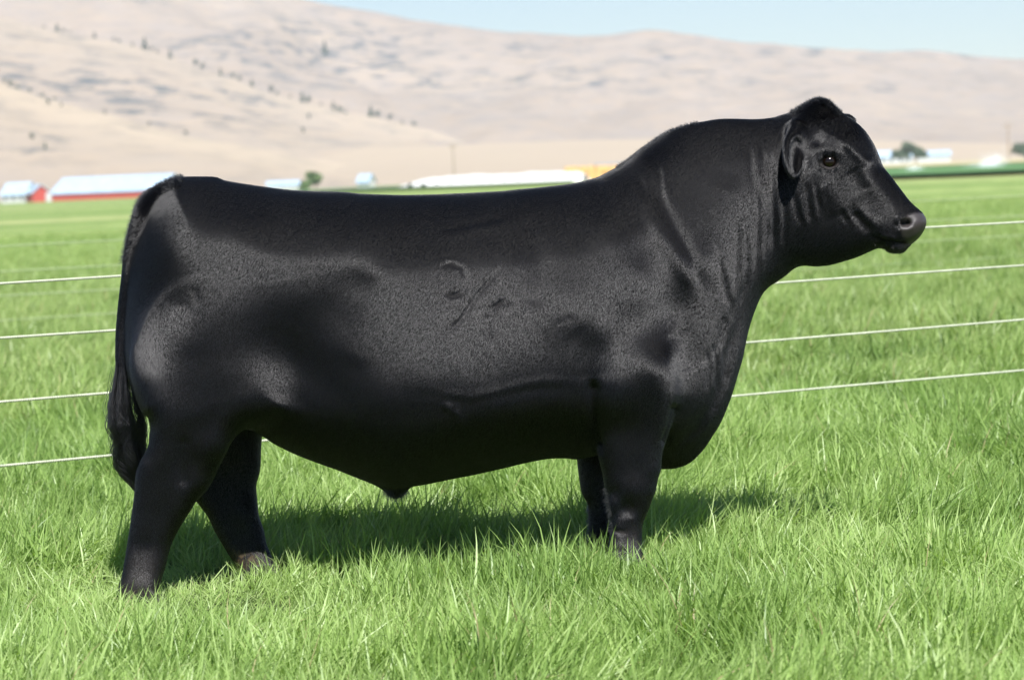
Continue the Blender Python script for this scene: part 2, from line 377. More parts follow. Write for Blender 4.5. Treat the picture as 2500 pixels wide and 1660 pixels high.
def normals(V, F):
    n = np.cross(V[F[:, 2]]-V[F[:, 0]], V[F[:, 3]]-V[F[:, 1]]); out = np.zeros_like(V)
    for k in range(4):
        for a in range(3): out[:, a] += np.bincount(F[:, k], weights=n[:, a], minlength=len(V))
    return out/(np.linalg.norm(out, axis=1)[:, None]+1e-12)
BV = adjacency_smooth(BV, BF, 4)
# turn the head towards the camera, set the whole animal slightly askew
ang = HEAD_A*np.clip((BV[:, 0]-HEAD_X+.10)/.20, 0, 1)**1.0
dx, dy = BV[:, 0]-HEAD_X, BV[:, 1].copy(); mk = ang > 0
nx_ = HEAD_X+dx*np.cos(ang)+dy*np.sin(ang); ny_ = dy*np.cos(ang)-dx*np.sin(ang)
BV[mk, 0] = nx_[mk]; BV[mk, 1] = ny_[mk]
BV[:, 1] += YAW*BV[:, 0]
BN = normals(BV, BF)
# modelling strokes on the side seen from the camera: polyline, width, height (all in photo pixels / metres)
def stroke(line, sig, amp, sigend=None):
    global BV
    px, py = project(BV); vis = np.clip(-BN[:, 1]*2.5, 0, 1)
    line = np.array(line, float)
    lo = line.min(0)-sig*4; hi = line.max(0)+sig*4
    ix = np.where((px > lo[0]) & (px < hi[0]) & (py > lo[1]) & (py < hi[1]) & (vis > 0))[0]
    X, Y = px[ix], py[ix]; best = np.full(len(ix), 1e9); tt = np.zeros(len(ix))
    L = np.concatenate([[0], np.cumsum(np.linalg.norm(np.diff(line, axis=0), axis=1))]) if len(line) > 1 else [0]
    if len(line) == 1: best = (X-line[0, 0])**2+(Y-line[0, 1])**2; env = 1
    else:
        for i in range(len(line)-1):
            a, b = line[i], line[i+1]; e = b-a
            t = np.clip(((X-a[0])*e[0]+(Y-a[1])*e[1])/(e@e), 0, 1); d = (X-a[0]-t*e[0])**2+(Y-a[1]-t*e[1])**2
            u = d < best; best[u] = d[u]; tt[u] = (L[i]+t*(L[i+1]-L[i]))[u]
        s_ = tt/L[-1]; env = np.clip(np.minimum(s_, 1-s_)*6+.15, 0, 1)
    BV[ix] += (BN[ix]*(amp*env*np.exp(-best/(2*sig*sig))*vis[ix])[:, None])
def fold(line, sig=6, amp=.006):
    """a skin fold: a groove with a ridge beside it"""
    stroke(line, sig*1.15, -amp*.62); stroke([(x+sig*2.1, y) for x, y in line], sig*1.1, amp*.5)
# broad muscle relief
for (x, y, s_, a) in [(480,740,70,.012),(450,900,50,-.004),(690,880,60,-.022),(730,800,60,-.012),(600,560,38,.012),(900,600,60,.016),(880,690,30,-.006),(1020,560,55,-.006),(1150,700,90,.004),
                      (1330,620,60,-.012),(1490,560,45,.012),(1430,560,35,-.004),(1545,800,50,-.012),(1470,800,30,.006),(1520,950,45,.010),(1600,900,32,.012),(1390,760,45,.008),
                      (1700,640,35,.010),(1640,760,35,-.012),(820,760,55,-.012),(770,930,50,-.012),(640,985,46,.004),(1240,860,60,.008),(1050,900,70,.006)]:
    stroke([(x, y)], s_, a)
stroke([(940,640),(900,760),(860,900)], 28, .006); stroke([(1290,520),(1310,640),(1310,760)], 26, -.007)
# and the crease behind the shoulder
stroke([(1450,920),(1451,960),(1455,1060),(1462,1112)], 10, -.020); stroke([(1452,930),(1440,850),(1400,800)], 30, -.004)
stroke([(1530,560),(1600,640),(1650,740),(1680,860),(1665,960)], 28, -.008); stroke([(1655,980),(1640,1040),(1622,1090)], 9, -.014)
stroke([(1560,460),(1610,560),(1660,640),(1700,720)], 14, .006); stroke([(1590,440),(1640,530),(1690,620),(1720,710)], 10, -.005)
# joints: hock and cannon, knee, fetlocks
for (x, y, s_, a) in [(402,1170,44,.009),(350,1330,22,-.004),(345,1425,24,.008),(1545,1195,26,.010),(1530,1240,16,-.006),(1535,1262,12,.005),(1530,1310,20,-.004),(1528,1372,20,.007),(1500,1200,12,-.006),(520,1090,30,.008),(600,1250,22,.008),(470,1120,26,-.004)]: stroke([(x, y)], s_, a)
stroke([(455,1060),(440,1120),(450,1190)], 11, -.006); stroke([(1478,1290),(1530,1296)], 4, -.004); stroke([(1492,1340),(1540,1345)], 5, -.003)
stroke([(1080,560),(1160,545),(1240,528)], 7, -.003); stroke([(1100,575),(1180,560),(1250,545)], 7, .003); stroke([(1360,790),(1380,778),(1400,772)], 5, -.0015); stroke([(478,700),(482,740)], 7, -.0018)
for q in range(7): stroke([(1062+q*22, 985), (1060+q*22, 1060)], 4, -.0014)
# neck, throat and brisket folds
for ln, s_, a in [([(1828,310),(1839,422),(1853,508),(1850,600),(1845,680)],6,.007),([(1880,370),(1884,450),(1890,537),(1888,606)],7,.008),([(1862,330),(1868,460),(1872,560),(1866,640)],5,.004),
                  ([(1802,530),(1803,600),(1800,660),(1785,720)],6,.006),([(1750,610),(1768,680),(1782,745)],6,.006),([(1912,470),(1918,540),(1915,600)],6,.004),([(1820,560),(1826,640),(1822,690),(1808,740)],5,.004),
                  ([(1744,840),(1748,890),(1750,945)],5,.006),([(1728,850),(1734,900),(1730,950)],4,.004),([(1775,770),(1760,830),(1750,860)],6,.006),([(1795,790),(1782,850),(1768,920),(1740,990),(1700,1050),(1650,1090)],8,.009),
                  ([(1940,470),(1950,520),(1962,550)],5,.005),([(1972,440),(1978,500),(1984,540)],5,.004),([(1991,440),(1998,480),(2006,510)],4,.003),([(2052,505),(2062,525),(2076,542)],5,.004),
                  ([(1612,400),(1616,450),(1628,500)],5,.003),([(1566,430),(1580,470),(1590,500)],5,.003)]: fold(ln, s_, a)
stroke([(1780,420),(1700,700)], 30, .006); stroke([(1660,800),(1700,900)], 26, -.006)
# vein and girth line low on the barrel, flank fold
stroke([(1040,945),(1090,962),(1150,968),(1210,955),(1270,938),(1330,925),(1400,930)], 8, .0020); stroke([(1040,958),(1150,982),(1270,952),(1400,944)], 8, -.0016)
stroke([(1080,980),(1120,1010),(1135,1050)], 8, .004); stroke([(590,1030),(630,1008),(690,995),(760,1010)], 12, .003); stroke([(600,985),(680,960),(760,985)], 18, -.003)
# face: brow, cheek, muzzle, mouth
stroke([(1990,370),(2025,360),(2060,376)], 9, .0045); stroke([(2080,410),(2100,440),(2112,470)], 16, -.006)
stroke([(2010,440),(2040,480),(2060,520)], 20, .006); stroke([(2085,515),(2105,540),(2128,566)], 8, -.005); stroke([(2095,500),(2120,530),(2150,555)], 10, .004)
stroke([(2128,575),(2160,584),(2190,592),(2214,592)], 4, -.006); stroke([(2150,573),(2190,580)], 5, .004); stroke([(2060,340),(2100,380),(2130,400)], 8, .006); stroke([(1990,330),(2010,345)], 14, -.006)
stroke([(1955,330),(1975,420)], 9, -.006)
stroke([(2008,396),(2042,395)], 11, -.022); stroke([(2000,402),(2012,410),(2025,413),(2038,410),(2049,402)], 3.2, .005); stroke([(2000,390),(2024,376),(2050,391)], 3.5, .0035)
# nostril
stroke([(2199,546),(2212,546),(2224,541)], 5.5, -.028); stroke([(2190,545),(2196,530),(2212,524)], 4, .006); stroke([(2196,556),(2215,560),(2232,552)], 5, .004)
# the brand: ring, slash and arch
for ln in ([(1078,690),(1070,668),(1080,645),(1105,637),(1128,650),(1139,675),(1136,697),(1125,712),(1105,720),(1090,712),(1078,690)], [(1225,646),(1196,682),(1166,715),(1147,745),(1128,775),(1100,802),(1085,812)],
           [(1196,756),(1212,742),(1230,730),(1245,745),(1252,772),(1253,800)], [(1190,762),(1187,780),(1190,800),(1197,815),(1208,828)]):
    stroke(ln, 4.5, -.0040); stroke([(x-6, y-6) for x, y in ln], 4, .0016)
BN = normals(BV, BF)
# fine unevenness of hide
px, py = project(BV)
BV += BN*((.0008*fbm(BV[:, 0]*1.0, BV[:, 2]*1.0, 22, 2, 2))[:, None])*np.clip(1-np.exp(-((px-2150)/400)**2), .2, 1)[:, None]

# ---- materials of the bull, from what is skin, dirt or bare leather
def body_masks():
    nose = np.clip((px-2188-.45*np.abs(py-552))/14, 0, 1)*np.clip((600-py)/7, 0, 1)*np.clip((py-516-.35*np.clip(2235-px,0,60))/8, 0, 1)
    nose *= np.clip(1.0-((px-2195)<0)*1.0, 0, 1)
    hole = np.exp(-(((px-2211)/15)**2+((py-544+ (px-2211)*.3)/7)**2)**1.5)
    z = BV[:, 2]
    dust = np.clip((.22-z)/.16, 0, 1)*(BV[:, 0] < 3)
    mud = np.exp(-(((px-590)/48)**2+((py-1358-(px-590)*.30)/14)**2))*(px < 680)*1.0 + .8*np.exp(-(((px-585)/14)**2+((py-1385)/22)**2))
    thin = np.exp(-(((px-615)/35)**2+((py-1135)/38)**2))*(px > 560)
    lx = np.clip((px-2003)/44, 0, 1); lid = np.exp(-((py-(401+10*4*lx*(1-lx)))/2.6)**2)*(px > 2002)*(px < 2047)*(BV[:, 1] < 0)
    return nose, hole, dust, np.clip(mud*.6, 0, 1), thin, lid
NOSE, HOLE, DUST, MUD, THIN, LID = body_masks()
def hide_material():
    mt, t, b = nmat('black_hide')
    at1 = N(t, 'ShaderNodeAttribute', attribute_name='marks'); sp = N(t, 'ShaderNodeSeparateColor'); t.links.new(at1.outputs['Color'], sp.inputs[0])
    at2 = N(t, 'ShaderNodeAttribute', attribute_name='marks2'); sp2 = N(t, 'ShaderNodeSeparateColor'); t.links.new(at2.outputs['Color'], sp2.inputs[0])
    geo = N(t, 'ShaderNodeTexCoord')
    n1 = N(t, 'ShaderNodeTexNoise', Scale=9.0, Detail=4.0); t.links.new(geo.outputs['Object'], n1.inputs['Vector'])
    c = ramp(t, n1.outputs[0], [(.3, (.0022, .0020, .0022)), (.7, (.0045, .0042, .0044))])
    n3 = N(t, 'ShaderNodeTexNoise', Scale=60.0, Detail=3.0); t.links.new(geo.outputs['Object'], n3.inputs['Vector'])
    dm = N(t, 'ShaderNodeMath', operation='MULTIPLY'); t.links.new(sp.outputs[2], dm.inputs[0]); t.links.new(n3.outputs[0], dm.inputs[1])
    c = mixc(t, dm.outputs[0], c, (.045, .038, .034))
    mm = N(t, 'ShaderNodeMath', operation='MULTIPLY'); t.links.new(sp2.outputs[0], mm.inputs[0]); mr = N(t, 'ShaderNodeMapRange'); mr.inputs['From Min'].default_value = .35; mr.inputs['From Max'].default_value = .6
    t.links.new(n3.outputs[0], mr.inputs['Value']); t.links.new(mr.outputs[0], mm.inputs[1])
    c = mixc(t, mm.outputs[0], c, (.20, .14, .07))
    c = mixc(t, sp.outputs[0], c, (.036, .030, .030))
    c = mixc(t, sp2.outputs[2], c, (.030, .026, .026))
    c = mixc(t, sp.outputs[1], c, (.002, .0015, .0015))
    t.links.new(c, b.inputs['Base Color'])
    rr = N(t, 'ShaderNodeMapRange'); rr.inputs['To Min'].default_value = .60; rr.inputs['To Max'].default_value = .42; t.links.new(sp.outputs[0], rr.inputs['Value']); t.links.new(rr.outputs[0], b.inputs['Roughness'])
    sr = N(t, 'ShaderNodeMapRange'); sr.inputs['To Min'].default_value = .10; sr.inputs['To Max'].default_value = .5; t.links.new(sp.outputs[0], sr.inputs['Value']); t.links.new(sr.outputs[0], b.inputs['Specular IOR Level'])
    mpn = N(t, 'ShaderNodeMapping'); mpn.inputs['Scale'].default_value = (1.6, 1.6, .55); mpn.inputs['Rotation'].default_value = (0, .5, 0); t.links.new(geo.outputs['Object'], mpn.inputs[0])
    n2 = N(t, 'ShaderNodeTexNoise', Scale=330.0, Detail=3.0); t.links.new(mpn.outputs[0], n2.inputs['Vector'])
    bp = N(t, 'ShaderNodeBump', Strength=.55, Distance=.0022); t.links.new(n2.outputs[0], bp.inputs['Height'])
    t.links.new(bp.outputs[0], b.inputs['Normal'])
    return mt
M_HIDE = hide_material()
BX, BY = float(BV[:, 0].mean()), float(BV[:, 1].mean())
bull = empty('bull', (BX, BY, 0)); tag(bull, 'stocky glossy black bull standing side on in the green grass, facing right', 'bull')
OFF = np.array([BX, BY, 0.0])
body = np_mesh('body', BV-OFF, BF, M_HIDE, bull)
for nm, cols in (('marks', (NOSE, HOLE, DUST)), ('marks2', (MUD, THIN, LID))):
    a = body.data.color_attributes.new(nm, 'FLOAT_COLOR', 'POINT')
    a.data.foreach_set('color', np.stack([*cols, np.ones(len(BV))], 1).astype(np.float32).ravel())
print('body', len(BV), len(BF))
# ---- eyes
from mathutils.bvhtree import BVHTree
tree = BVHTree.FromPolygons([tuple(v) for v in BV], [tuple(int(i) for i in f) for f in BF[::1]])
def hit(sx, sy):
    d = (fwd*FPX + rgt*(sx-1250) - upv*(sy-830)).normalized()
    return tree.ray_cast(CAMP, d)
def eye_material():
    mt, t, b = nmat('dark_eye'); b.inputs['Base Color'].default_value = (.006, .0035, .0025, 1)
    b.inputs['Roughness'].default_value = .10; b.inputs['Specular IOR Level'].default_value = .4; b.inputs['Coat Weight'].default_value = .0; b.inputs['Coat Roughness'].default_value = .02
    return mt
M_EYE = eye_material()
def uv_sphere(r, nu=28, nv=18, sc3=(1, 1, 1)):
    v = [(0, 0, r*sc3[2])]; f = []
    for i in range(1, nv):
        for j in range(nu):
            a, c = math.pi*i/nv, 2*math.pi*j/nu; v.append((r*math.sin(a)*math.cos(c)*sc3[0], r*math.sin(a)*math.sin(c)*sc3[1], r*math.cos(a)*sc3[2]))
    v.append((0, 0, -r*sc3[2])); last = len(v)-1
    f += [(0, 1+j, 1+(j+1) % nu) for j in range(nu)]
    for i in range(nv-2):
        for j in range(nu): a = 1+i*nu+j; b = 1+i*nu+(j+1) % nu; f.append((a, a+nu, b+nu, b))
    b0 = 1+(nv-2)*nu; f += [(last, b0+(j+1) % nu, b0+j) for j in range(nu)]
    return v, f
ev, ef = uv_sphere(.029)
h_, n_, _, _ = hit(2025, 396)
eye = link_mesh('eye', ev, ef, M_EYE, bull, True); eye.location = (h_ - n_*.0092) - Vector(OFF)
hx = Vector((HEAD_X, YAW*HEAD_X, 0)); ex_ = h_ - n_*.0092 - hx
c_, s_ = math.cos(-2*HEAD_A), math.sin(-2*HEAD_A)      # mirror across the turned head
ax_ = Vector((math.cos(HEAD_A), -math.sin(HEAD_A), 0)); nr_ = Vector((math.sin(HEAD_A), math.cos(HEAD_A), 0))
e2 = eye.copy(); COL.objects.link(e2); e2.parent = bull; e2.location = hx + ex_ - nr_*(2*ex_.dot(nr_)) - Vector(OFF)
# ---- hooves: dark cloven horn shoes under each leg
def hoof(sx, off):
    x, _ = loc(sx, 1430, off); mb = MB()
    for s_ in (-1, 1):
        prof = [(-.060, .004), (.085, .004), (.088, .018), (.045, .072), (-.045, .062), (-.068, .03)]
        y0, y1 = sorted((s_*.004, s_*.058))
        n = len(prof); pts = [(a, y0, b) for a, b in prof]+[(a*.93, y1, b*.97) for a, b in prof]
        mb.poly(pts, [tuple(range(n)), tuple(range(2*n-1, n-1, -1))]+[(i, i+n, (i+1) % n+n, (i+1) % n) for i in range(n)])
    o = mb.build('hoof', M_HORN, bull); o.location = Vector((x, off+YAW*x, 0)) - Vector(OFF)
    md = o.modifiers.new('b', 'BEVEL'); md.width = .008; md.segments = 2
M_HORN = plain('dark_horn', (.022, .019, .017), .5, .4)
for sx, off in ((338, -.20), (634, .20), (1532, -.185), (1476, .17)): hoof(sx, off)

# ---- hair
def hair_material(name, rough=.22, radial=.30, mel=1.0, spread=.12):
    mt = bpy.data.materials.new(name); mt.use_nodes = True; t = mt.node_tree; t.nodes.clear()
    o = t.nodes.new('ShaderNodeOutputMaterial'); h = t.nodes.new('ShaderNodeBsdfHairPrincipled')
    h.parametrization = 'COLOR'; h.inputs['Color'].default_value = (.0032, .0032, .0038, 1)
    h.inputs['Roughness'].default_value = rough; h.inputs['Radial Roughness'].default_value = radial
    h.inputs['Random Roughness'].default_value = .15; h.inputs['IOR'].default_value = 1.52
    t.links.new(h.outputs[0], o.inputs[0]); return mt
def hairs(name, pts, rad, mat, parent, label=None):
    """pts (n,k,3), rad (n,k)"""
    n, k, _ = pts.shape
    hc = bpy.data.hair_curves.new(name); hc.add_curves([k]*n)
    hc.attributes['position'].data.foreach_set('vector', (pts-OFF).astype(np.float32).ravel())
    ra = hc.attributes.get('radius') or hc.attributes.new('radius', 'FLOAT', 'POINT')
    ra.data.foreach_set('value', rad.astype(np.float32).ravel())
    hc.materials.append(mat); o = bpy.data.objects.new(name, hc); COL.objects.link(o); o.parent = parent; o['kind'] = 'stuff'
    if label: o['label'] = label
    return o
M_COAT = hair_material('black_coat_hair')
def coat():
    A, B, C, D = (BV[BF[:, i]] for i in range(4))
    area = .5*np.linalg.norm(np.cross(C-A, D-B), axis=1)
    fn = np.cross(C-A, D-B); fn /= np.linalg.norm(fn, axis=1)[:, None]+1e-12
    cen = (A+B+C+D)/4; dens = np.where(fn[:, 1] > .25, .25, 1.0)
    fpx, fpy = project(cen)
    bare = np.maximum(NOSE, LID)[BF[:, 0]] > .35
    dens[bare] = 0; dens[((fpx-2025)/27)**2+((fpy-395)/16)**2 < 1] = 0
    dens[HOLE[BF[:, 0]] > .3] = 0
    n = NHAIR; w_ = area*dens; pr = np.cumsum(w_); pr /= pr[-1]
    fi = np.searchsorted(pr, rng.random(n)); fi = np.clip(fi, 0, len(BF)-1)
    u, v = rng.random(n)[:, None], rng.random(n)[:, None]
    p = (A[fi]*(1-u)+B[fi]*u)*(1-v)+(D[fi]*(1-u)+C[fi]*u)*v
    nn = BN[BF[fi, 0]]*(1-u)*(1-v)+BN[BF[fi, 1]]*u*(1-v)+BN[BF[fi, 2]]*u*v+BN[BF[fi, 3]]*(1-u)*v
    nn /= np.linalg.norm(nn, axis=1)[:, None]
    sx, sy = project(p)
    # the way the coat lies: back and down on the barrel, down the legs, backwards over the face
    head = np.clip((sx-1900)/120, 0, 1); leg = np.clip((sy-1080)/120, 0, 1); neck = np.clip((sx-1560)/120, 0, 1)*(1-head)
    wob = fbm(p[:, 0], p[:, 2], 5, 31, 2)
    d = np.stack([-.42-.05*head-.10*neck+.35*leg+.22*wob, 0*sx+.02, -.85+.35*head+.02*wob], 1)
    ham = np.exp(-(((sx-400)/110)**2+((sy-720)/190)**2)); ph = np.arctan2(sy-740, sx-440)
    d[:, 0] += ham*.5*np.sin(ph*1.0); d[:, 2] += ham*.15*np.cos(ph)
    d += rng.normal(0, .045, d.shape)
    d -= nn*(d*nn).sum(1)[:, None]; d /= np.linalg.norm(d, axis=1)[:, None]+1e-9
    L = np.full(n, .0095); lift = np.full(n, .275)
    def reg(x, y, rx, ry, l, li):
        g = np.exp(-(((sx-x)/rx)**2+((sy-y)/ry)**2)**1.5); L[:] += (l-L)*g; lift[:] += (li-lift)*g
    reg(352, 482, 62, 48, .030, .95); reg(322, 580, 34, 110, .020, .6); reg(340, 900, 60, 110, .022, .3); reg(2000, 266, 60, 34, .019, .75); reg(2050, 320, 50, 30, .016, .4); reg(1580, 360, 70, 50, .014, .5); reg(1960, 345, 45, 60, .016, .45)
    reg(2190, 605, 40, 14, .014, .55); reg(1490, 950, 40, 90, .016, .3); reg(330, 1000, 40, 60, .02, .3); reg(1500, 1230, 30, 60, .014, .4)
    L *= rng.uniform(.6, 1.25, n); lift += rng.normal(0, .035, n)
    L[DUST[BF[fi, 0]] > .9] *= .8
    dark = HOLE[BF[fi, 0]]
    tt = np.array([0, .5, 1.0])
    crv = d[:, None, :]*tt[None, :, None] + nn[:, None, :]*(lift[:, None]*(tt-.12*tt**2)[None, :])[:, :, None]
    pts = p[:, None, :] - nn[:, None, :]*.0008 + crv*L[:, None, None]
    rad = np.array([.00025, .00021, .00006])[None, :]*rng.uniform(.7, 1.3, n)[:, None]
    return hairs('coat', pts, rad, M_COAT, bull, 'short sleek black coat hair over the whole body')
NHAIR = 1500000
coat()
def fringe(name, line, wid, n, L, dirv, out, rad, jit=.22):
    """longer rough hair rooted along a strip of the hide"""
    sx, sy = project(BV); line = np.array(line, float); best = np.full(len(BV), 1e9)
    for a, b in zip(line[:-1], line[1:]):
        e = b-a; t = np.clip(((sx-a[0])*e[0]+(sy-a[1])*e[1])/(e@e), 0, 1); best = np.minimum(best, (sx-a[0]-t*e[0])**2+(sy-a[1]-t*e[1])**2)
    ids = np.where(best < wid*wid)[0]; i = ids[rng.integers(0, len(ids), n)]; p = BV[i]+rng.normal(0, .002, (n, 3)); nn = BN[i]
    d = np.array(dirv)[None]*(1-out)+nn*out+rng.normal(0, jit, (n, 3)); d /= np.linalg.norm(d, axis=1)[:, None]
    l = L*rng.uniform(.45, 1.2, n)[:, None]; g = np.array(dirv)[None]*.35
    pts = np.stack([p-nn*.001, p+d*l*.5, p+(d+g)*l], 1); rd = np.array([rad, rad*.8, rad*.25])[None]*rng.uniform(.7, 1.2, n)[:, None]
    hairs(name, pts, rd, M_COAT, bull)
fringe('tail_head_tuft', [(425,438),(408,444),(385,460),(358,482),(340,505),(328,532),(316,575),(305,620)], 24, 5000, .018, (-.55, 0, -.5), .75, .00045)
fringe('poll_tuft', [(1942,272),(1962,260),(1985,247),(2008,246),(2028,258),(2042,275)], 12, 3600, .013, (-.3, 0, .3), .6, .0004, .35)
fringe('crest_hair', [(1510,405),(1572,362),(1630,323),(1700,300)], 6, 2200, .009, (-.7, 0, .1), .5, .0004)
fringe('fetlock_hair', [(1437,1240),(1437,1300),(1434,1340)], 8, 500, .012, (-.4, 0, -.6), .6, .0004)
fringe('knee_fringe', [(1478,1195),(1486,1240),(1491,1290)], 8, 600, .012, (-.4, 0, -.6), .6, .0004)
fringe('sheath_tuft', [(945,1200),(966,1214),(990,1203)], 10, 400, .018, (0, 0, -1), .5, .0004)
# ---- tail switch: long wavy strands in loose locks
def switch():
    rows = np.array([860, 889, 940, 986, 1037, 1077, 1113, 1139, 1164, 1190, 1215.])
    mid = np.array([298, 298, 298, 297, 302, 305, 305, 305, 311, 318, 326.]); hw = np.array([13, 15, 24, 32, 38, 33, 30, 27, 20, 12, 4.])
    n, k = 1700, 24; nc = 26
    cu = rng.uniform(-1, 1, nc); cv = rng.uniform(-1, 1, nc); cend = rng.uniform(.70, 1.05, nc); cph = rng.uniform(0, 6.28, nc); cw = rng.uniform(.5, 1.5, nc)
    ci = rng.integers(0, nc, n); pts = np.zeros((n, k, 3)); off0 = -.035
    r0_ = rng.uniform(0, .35, n); r1 = np.clip(cend[ci]*rng.uniform(.78, 1.04, n), .45, 1.05)
    z0 = rng.normal(0, .10, n); z0[rng.random(n) < .12] *= 4; z1 = rng.normal(0, .22, n)
    for j in range(k):
        t = j/(k-1); s_ = r0_+(r1-r0_)*t; row = 875+s_*(1218-875)
        m_ = np.interp(row, rows, mid); h__ = np.interp(row, rows, hw)
        fray = z0*(1-.45*t)
        uu = cu[ci]+fray+.38*cw[ci]*np.sin(cph[ci]+t*10*cw[ci])*t+.16*np.sin(z1*9+t*11)*t; vv = cv[ci]+z1*(1-.45*t)+.2*np.cos(cph[ci]*1.7+t*6)
        pp = np.array([loc(a, b, off0) for a, b in ((300, 875), (300, 1218), (400, 1000))])
        sx_m = (pp[2, 0]-pp[0, 0])/100.0
        X = pp[0, 0]+(m_-300)*sx_m+uu*h__*sx_m; Z = pp[0, 1]+(pp[1, 1]-pp[0, 1])*(row-875)/343 + (-.0424*(m_-300)*-1)*0
        Y = YAW*X+off0+vv*h__*sx_m*.75
        pts[:, j] = np.stack([X, Y, Z], 1)
    rad = np.full((n, k), .00062); rad[:, -1] = .00012; rad[:, -2] = .0004
    hairs('tail_switch', pts, rad, hair_material('black_tail_hair', .28, .4), bull, 'long wavy black hair hanging at the end of the tail')
switch()
# ---- whiskers round the chin and lashes
def tuft_hairs(name, spots, n, L, spread, dirv, r=.0003):
    P_ = []; 
    for _ in range(n):
        sx, sy = spots[rng.integers(len(spots))]; h1, n1, _, _ = hit(sx+rng.normal(0, 5), sy+rng.normal(0, 3))
        if h1 is None: continue
        d = np.array(n1)*.6+np.array(dirv)+rng.normal(0, spread, 3); d /= np.linalg.norm(d); l = L*rng.uniform(.5, 1.2); b = np.array(h1)
        P_.append([b, b+d*l*.5, b+d*l+np.array([0, 0, -.15*l])])
    P_ = np.array(P_); hairs(name, P_, np.full(P_.shape[:2], r)*np.array([1, .8, .3])[None], M_WHISK, bull)
M_WHISK = hair_material('grey_whiskers'); M_WHISK.node_tree.nodes['Principled Hair BSDF'].inputs['Color'].default_value = (.02, .018, .018, 1)
tuft_hairs('whisker', [(2140, 592), (2160, 596), (2180, 600), (2200, 598), (2215, 592), (2190, 608), (2170, 610)], 90, .011, .5, (.2, -.2, -.6))
tuft_hairs('eyelash', [(2008, 386), (2018, 382), (2030, 381), (2042, 386)], 14, .009, .15, (.1, -.5, -.35), .00035)
del tree
# ------------------------------------------------------------------ grass
def grass_material(name, cols, straw, trans=.42):
    mt, t, b = nmat(name)
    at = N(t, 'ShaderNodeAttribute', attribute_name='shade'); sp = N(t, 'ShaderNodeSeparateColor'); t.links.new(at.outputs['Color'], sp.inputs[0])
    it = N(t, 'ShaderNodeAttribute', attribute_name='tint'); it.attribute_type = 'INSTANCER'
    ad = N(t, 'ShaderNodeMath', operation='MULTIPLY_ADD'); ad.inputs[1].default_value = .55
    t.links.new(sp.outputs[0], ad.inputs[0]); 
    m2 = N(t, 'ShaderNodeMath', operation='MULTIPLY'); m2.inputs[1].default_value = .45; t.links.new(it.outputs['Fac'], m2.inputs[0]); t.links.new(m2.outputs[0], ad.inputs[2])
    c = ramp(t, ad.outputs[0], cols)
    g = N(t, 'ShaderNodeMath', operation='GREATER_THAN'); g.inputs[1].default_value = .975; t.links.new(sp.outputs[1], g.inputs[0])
    c = mixc(t, g.outputs[0], c, straw)
    t.links.new(c, b.inputs['Base Color']); b.inputs['Roughness'].default_value = .42; b.inputs['Specular IOR Level'].default_value = .45
    tr = N(t, 'ShaderNodeBsdfTranslucent'); tc = mixc(t, 1.0, c, (1.15, 1.25, .55), 'MULTIPLY'); t.links.new(tc, tr.inputs[0])
    mx = N(t, 'ShaderNodeMixShader', Fac=trans); mx.inputs[0].default_value = trans
    t.links.new(b.outputs[0], mx.inputs[1]); t.links.new(tr.outputs[0], mx.inputs[2])
    t.links.new(mx.outputs[0], t.nodes['Material Output'].inputs[0]); return mt
M_GRASS = grass_material('grass_blade', [(.05, (.100, .185, .042)), (.4, (.225, .350, .092)), (.75, (.335, .470, .150)), (1.0, (.43, .54, .23))], (.42, .36, .20))
M_FAR = grass_material('far_grass_blade', [(.05, (.135, .235, .058)), (.5, (.285, .400, .125)), (1.0, (.44, .52, .23))], (.46, .42, .22))
def tuft_mesh(name, nb, rad, L0, L1, lean, wid, segs=4, mat=None):
    V, F, C = [], [], []
    for i in range(nb):
        a = rng.uniform(0, 6.283); rr = rad*math.sqrt(rng.random()); bx, by = rr*math.cos(a), rr*math.sin(a)
        L = rng.uniform(L0, L1)*(1.25 if rng.random() < .06 else 1); yaw = rng.normal(0, 1.0)+(a if rng.random() < .25 else rng.uniform(0, 6.28))
        ln = abs(rng.normal(lean, .45)); bend = rng.uniform(.1, 1.2); w_ = wid*rng.uniform(.6, 1.35)
        dx_, dy_ = math.cos(yaw), math.sin(yaw); tw = rng.uniform(-1.2, 1.2); sx_, sy_ = math.cos(yaw+1.571+tw), math.sin(yaw+1.571+tw)
        th = ln*.5; x = y = z = 0; base = len(V); shade = rng.random(); st = rng.random()
        for k in range(segs+1):
            s_ = k/segs; hw_ = w_*(1-s_**2.2)*.5*(1 if k else .6)
            cx_, cy_, cz_ = bx+x*dx_, by+x*dy_, z-.01
            if k < segs:
                V.append((cx_-sx_*hw_, cy_-sy_*hw_, cz_)); V.append((cx_+sx_*hw_, cy_+sy_*hw_, cz_)); C += [(shade, st)]*2
            else: V.append((cx_, cy_, cz_)); C.append((shade, st))
            dl = L/segs; x += math.sin(th)*dl; z += math.cos(th)*dl; th = min(th+bend*.9/segs*(.6+s_), 2.1)
        for k in range(segs-1): F.append((base+2*k, base+2*k+1, base+2*k+3, base+2*k+2))
        F.append((base+2*segs-2, base+2*segs-1, base+2*segs))
    me = bpy.data.meshes.new(name); me.from_pydata(V, [], F); me.update(); me.polygons.foreach_set('use_smooth', [True]*len(F))
    a = me.color_attributes.new('shade', 'FLOAT_COLOR', 'POINT')
    a.data.foreach_set('color', np.array([(s_, t_, 0, 1) for s_, t_ in C], np.float32).ravel())
    me.materials.append(mat or M_GRASS); return bpy.data.objects.new(name, me)
